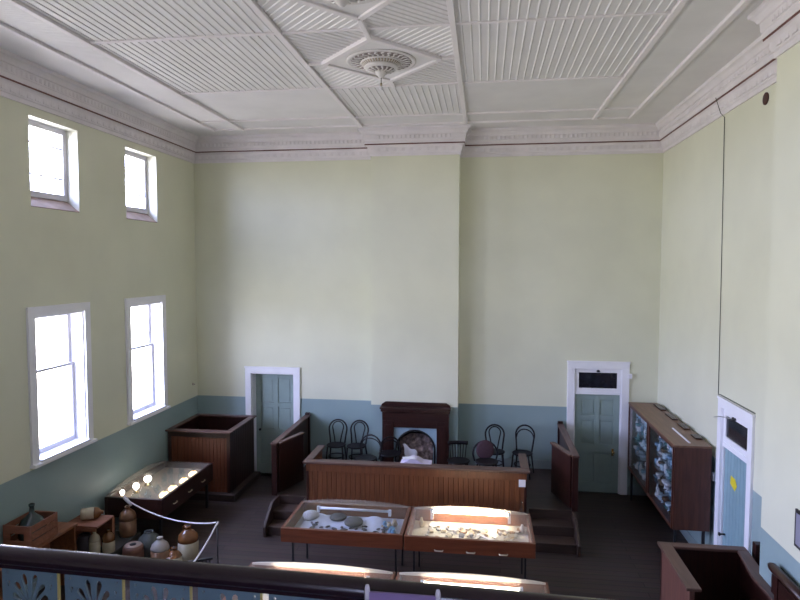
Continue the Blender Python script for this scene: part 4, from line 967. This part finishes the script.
# ------------------------------------------------------------------ balcony: floor slab and iron railing
GZ, RT, RY = 2.90, 3.802, -11.066
struct(MB().box(0, YB, GZ-.18, RW, RY-.10, GZ).build('floor_gallery', MF))
rb = (5.3, RY, GZ)
rl = thing('balcony_railing', 'polished dark handrail over pale blue pierced iron panels in the foreground', 'railing', rb, -.036)
hp = [(.029*math.cos(2*PI*k_/20), .022*math.sin(2*PI*k_/20)) for k_ in range(20)]
o = MB().prism([(RY+a, RT-.022+b) for a, b in hp], 'x', .02, RW-.02).build('handrail', M_railwood, rl, world=rb)
for f in o.data.polygons: f.use_smooth = len(f.vertices) == 4
MB().box(.02, RY-.012, RT-.052, RW-.02, RY+.012, RT-.040).build('under_rail', M_railwood, rl, world=rb)
MB().box(.02, RY-.03, GZ+.03, RW-.02, RY+.03, GZ+.07).build('bottom_rail', M_railwood, rl, world=rb)
for x in (.06, 2.4, 4.74, 7.1, 9.44): MB().box(x-.03, RY-.025, GZ, x+.03, RY+.025, RT-.053).build('post', M_railwood, rl, world=rb)
# pierced panel drawn as a filled 2D curve with leaf-shaped holes
cu = bpy.data.curves.new('panel_curve', 'CURVE'); cu.dimensions = '2D'; cu.fill_mode = 'BOTH'; cu.extrude = .003
def spl(pts):
    s = cu.splines.new('POLY'); s.points.add(len(pts)-1); s.use_cyclic_u = True
    for p, v in zip(s.points, pts): p.co = (v[0], v[1], 0, 1)
PWd, PH = .162, RT-.051-(GZ+.07)
spl([(-PWd/2, 0), (PWd/2, 0), (PWd/2, -PH), (-PWd/2, -PH)])
def leaf(cx, cy, an, r0, r1, w):
    d = Vector((math.sin(an), math.cos(an))); n = Vector((d.y, -d.x)); c = Vector((cx, cy))
    P = [(r0, 0)]+[(r0+(r1-r0)*t, w*f) for t, f in ((.2, .35), (.45, .55), (.7, .9), (.85, 1), (.95, .65))]+[(r1, 0)]
    right = [c+d*a+n*b for a, b in P]; left = [c+d*a-n*b for a, b in P[1:-1]][::-1]
    spl([(v.x, v.y) for v in right+left])
for k_ in range(3):
    cy0 = -.105-.22*k_
    for an, r1 in ((-1.45, .06), (-1.0, .062), (-.58, .078), (-.2, .092), (.2, .092), (.58, .078), (1.0, .062), (1.45, .06)): leaf(0, cy0, an, .018, r1, .0082)
    for an in (-2.5, -1.95, 1.95, 2.5, PI): leaf(0, cy0-.01, an, .02, .075, .006)
    for sx_ in (-1, 1):
        leaf(sx_*.062, cy0+.05, 0, 0, .018, .0045); leaf(sx_*.066, cy0+.082, 0, 0, .010, .004); leaf(sx_*.062, cy0-.06, PI, 0, .02, .005)
co = bpy.data.objects.new('panel_curve', cu); COL.objects.link(co)
bpy.context.view_layer.update()
pme = bpy.data.meshes.new_from_object(co.evaluated_get(bpy.context.evaluated_depsgraph_get())); bpy.data.objects.remove(co); pme.name = 'pierced_panel'
pme.materials.clear(); pme.materials.append(M_panel)
rod = MB(); rod.box(-.003, -.006, -PH, .003, .006, 0); ro_ = None
px = 4.963-.184*26
i = 0
while px < RW-.09:
    if px > .12:
        o = bpy.data.objects.new('pierced_panel', pme); COL.objects.link(o); o.parent = rl; o.rotation_euler = (PI/2, 0, 0); o.location = (px-rb[0], 0, RT-.051-GZ)
        if 3.9 < px < 7.2:
            g = MB().box(PWd/2+.0005, -PH, -.004, PWd/2+.004, 0, .004).build('gilt_edge', M_gilt, o)
    px += .184
# purple card with two pegs clipped on the near side of the rail
bx = (5.95, -11.135, 3.61)
t = thing('purple_card', 'purple card held by two white pegs on the balcony handrail', 'card', bx)
M_peg = plain('white_peg', (.36, .33, .36), .5, .05)
MB().box(5.872, -11.138, 3.61, 6.028, -11.132, 3.800).build('card', M_purple, t, world=bx)
for x in (5.870, 6.030): MB().tube([(x, -11.135, 3.76), (x, -11.135, 3.806), (x, -11.135, 3.815)], [.006, .006, .004], 8).build('peg', M_peg, t, world=bx)
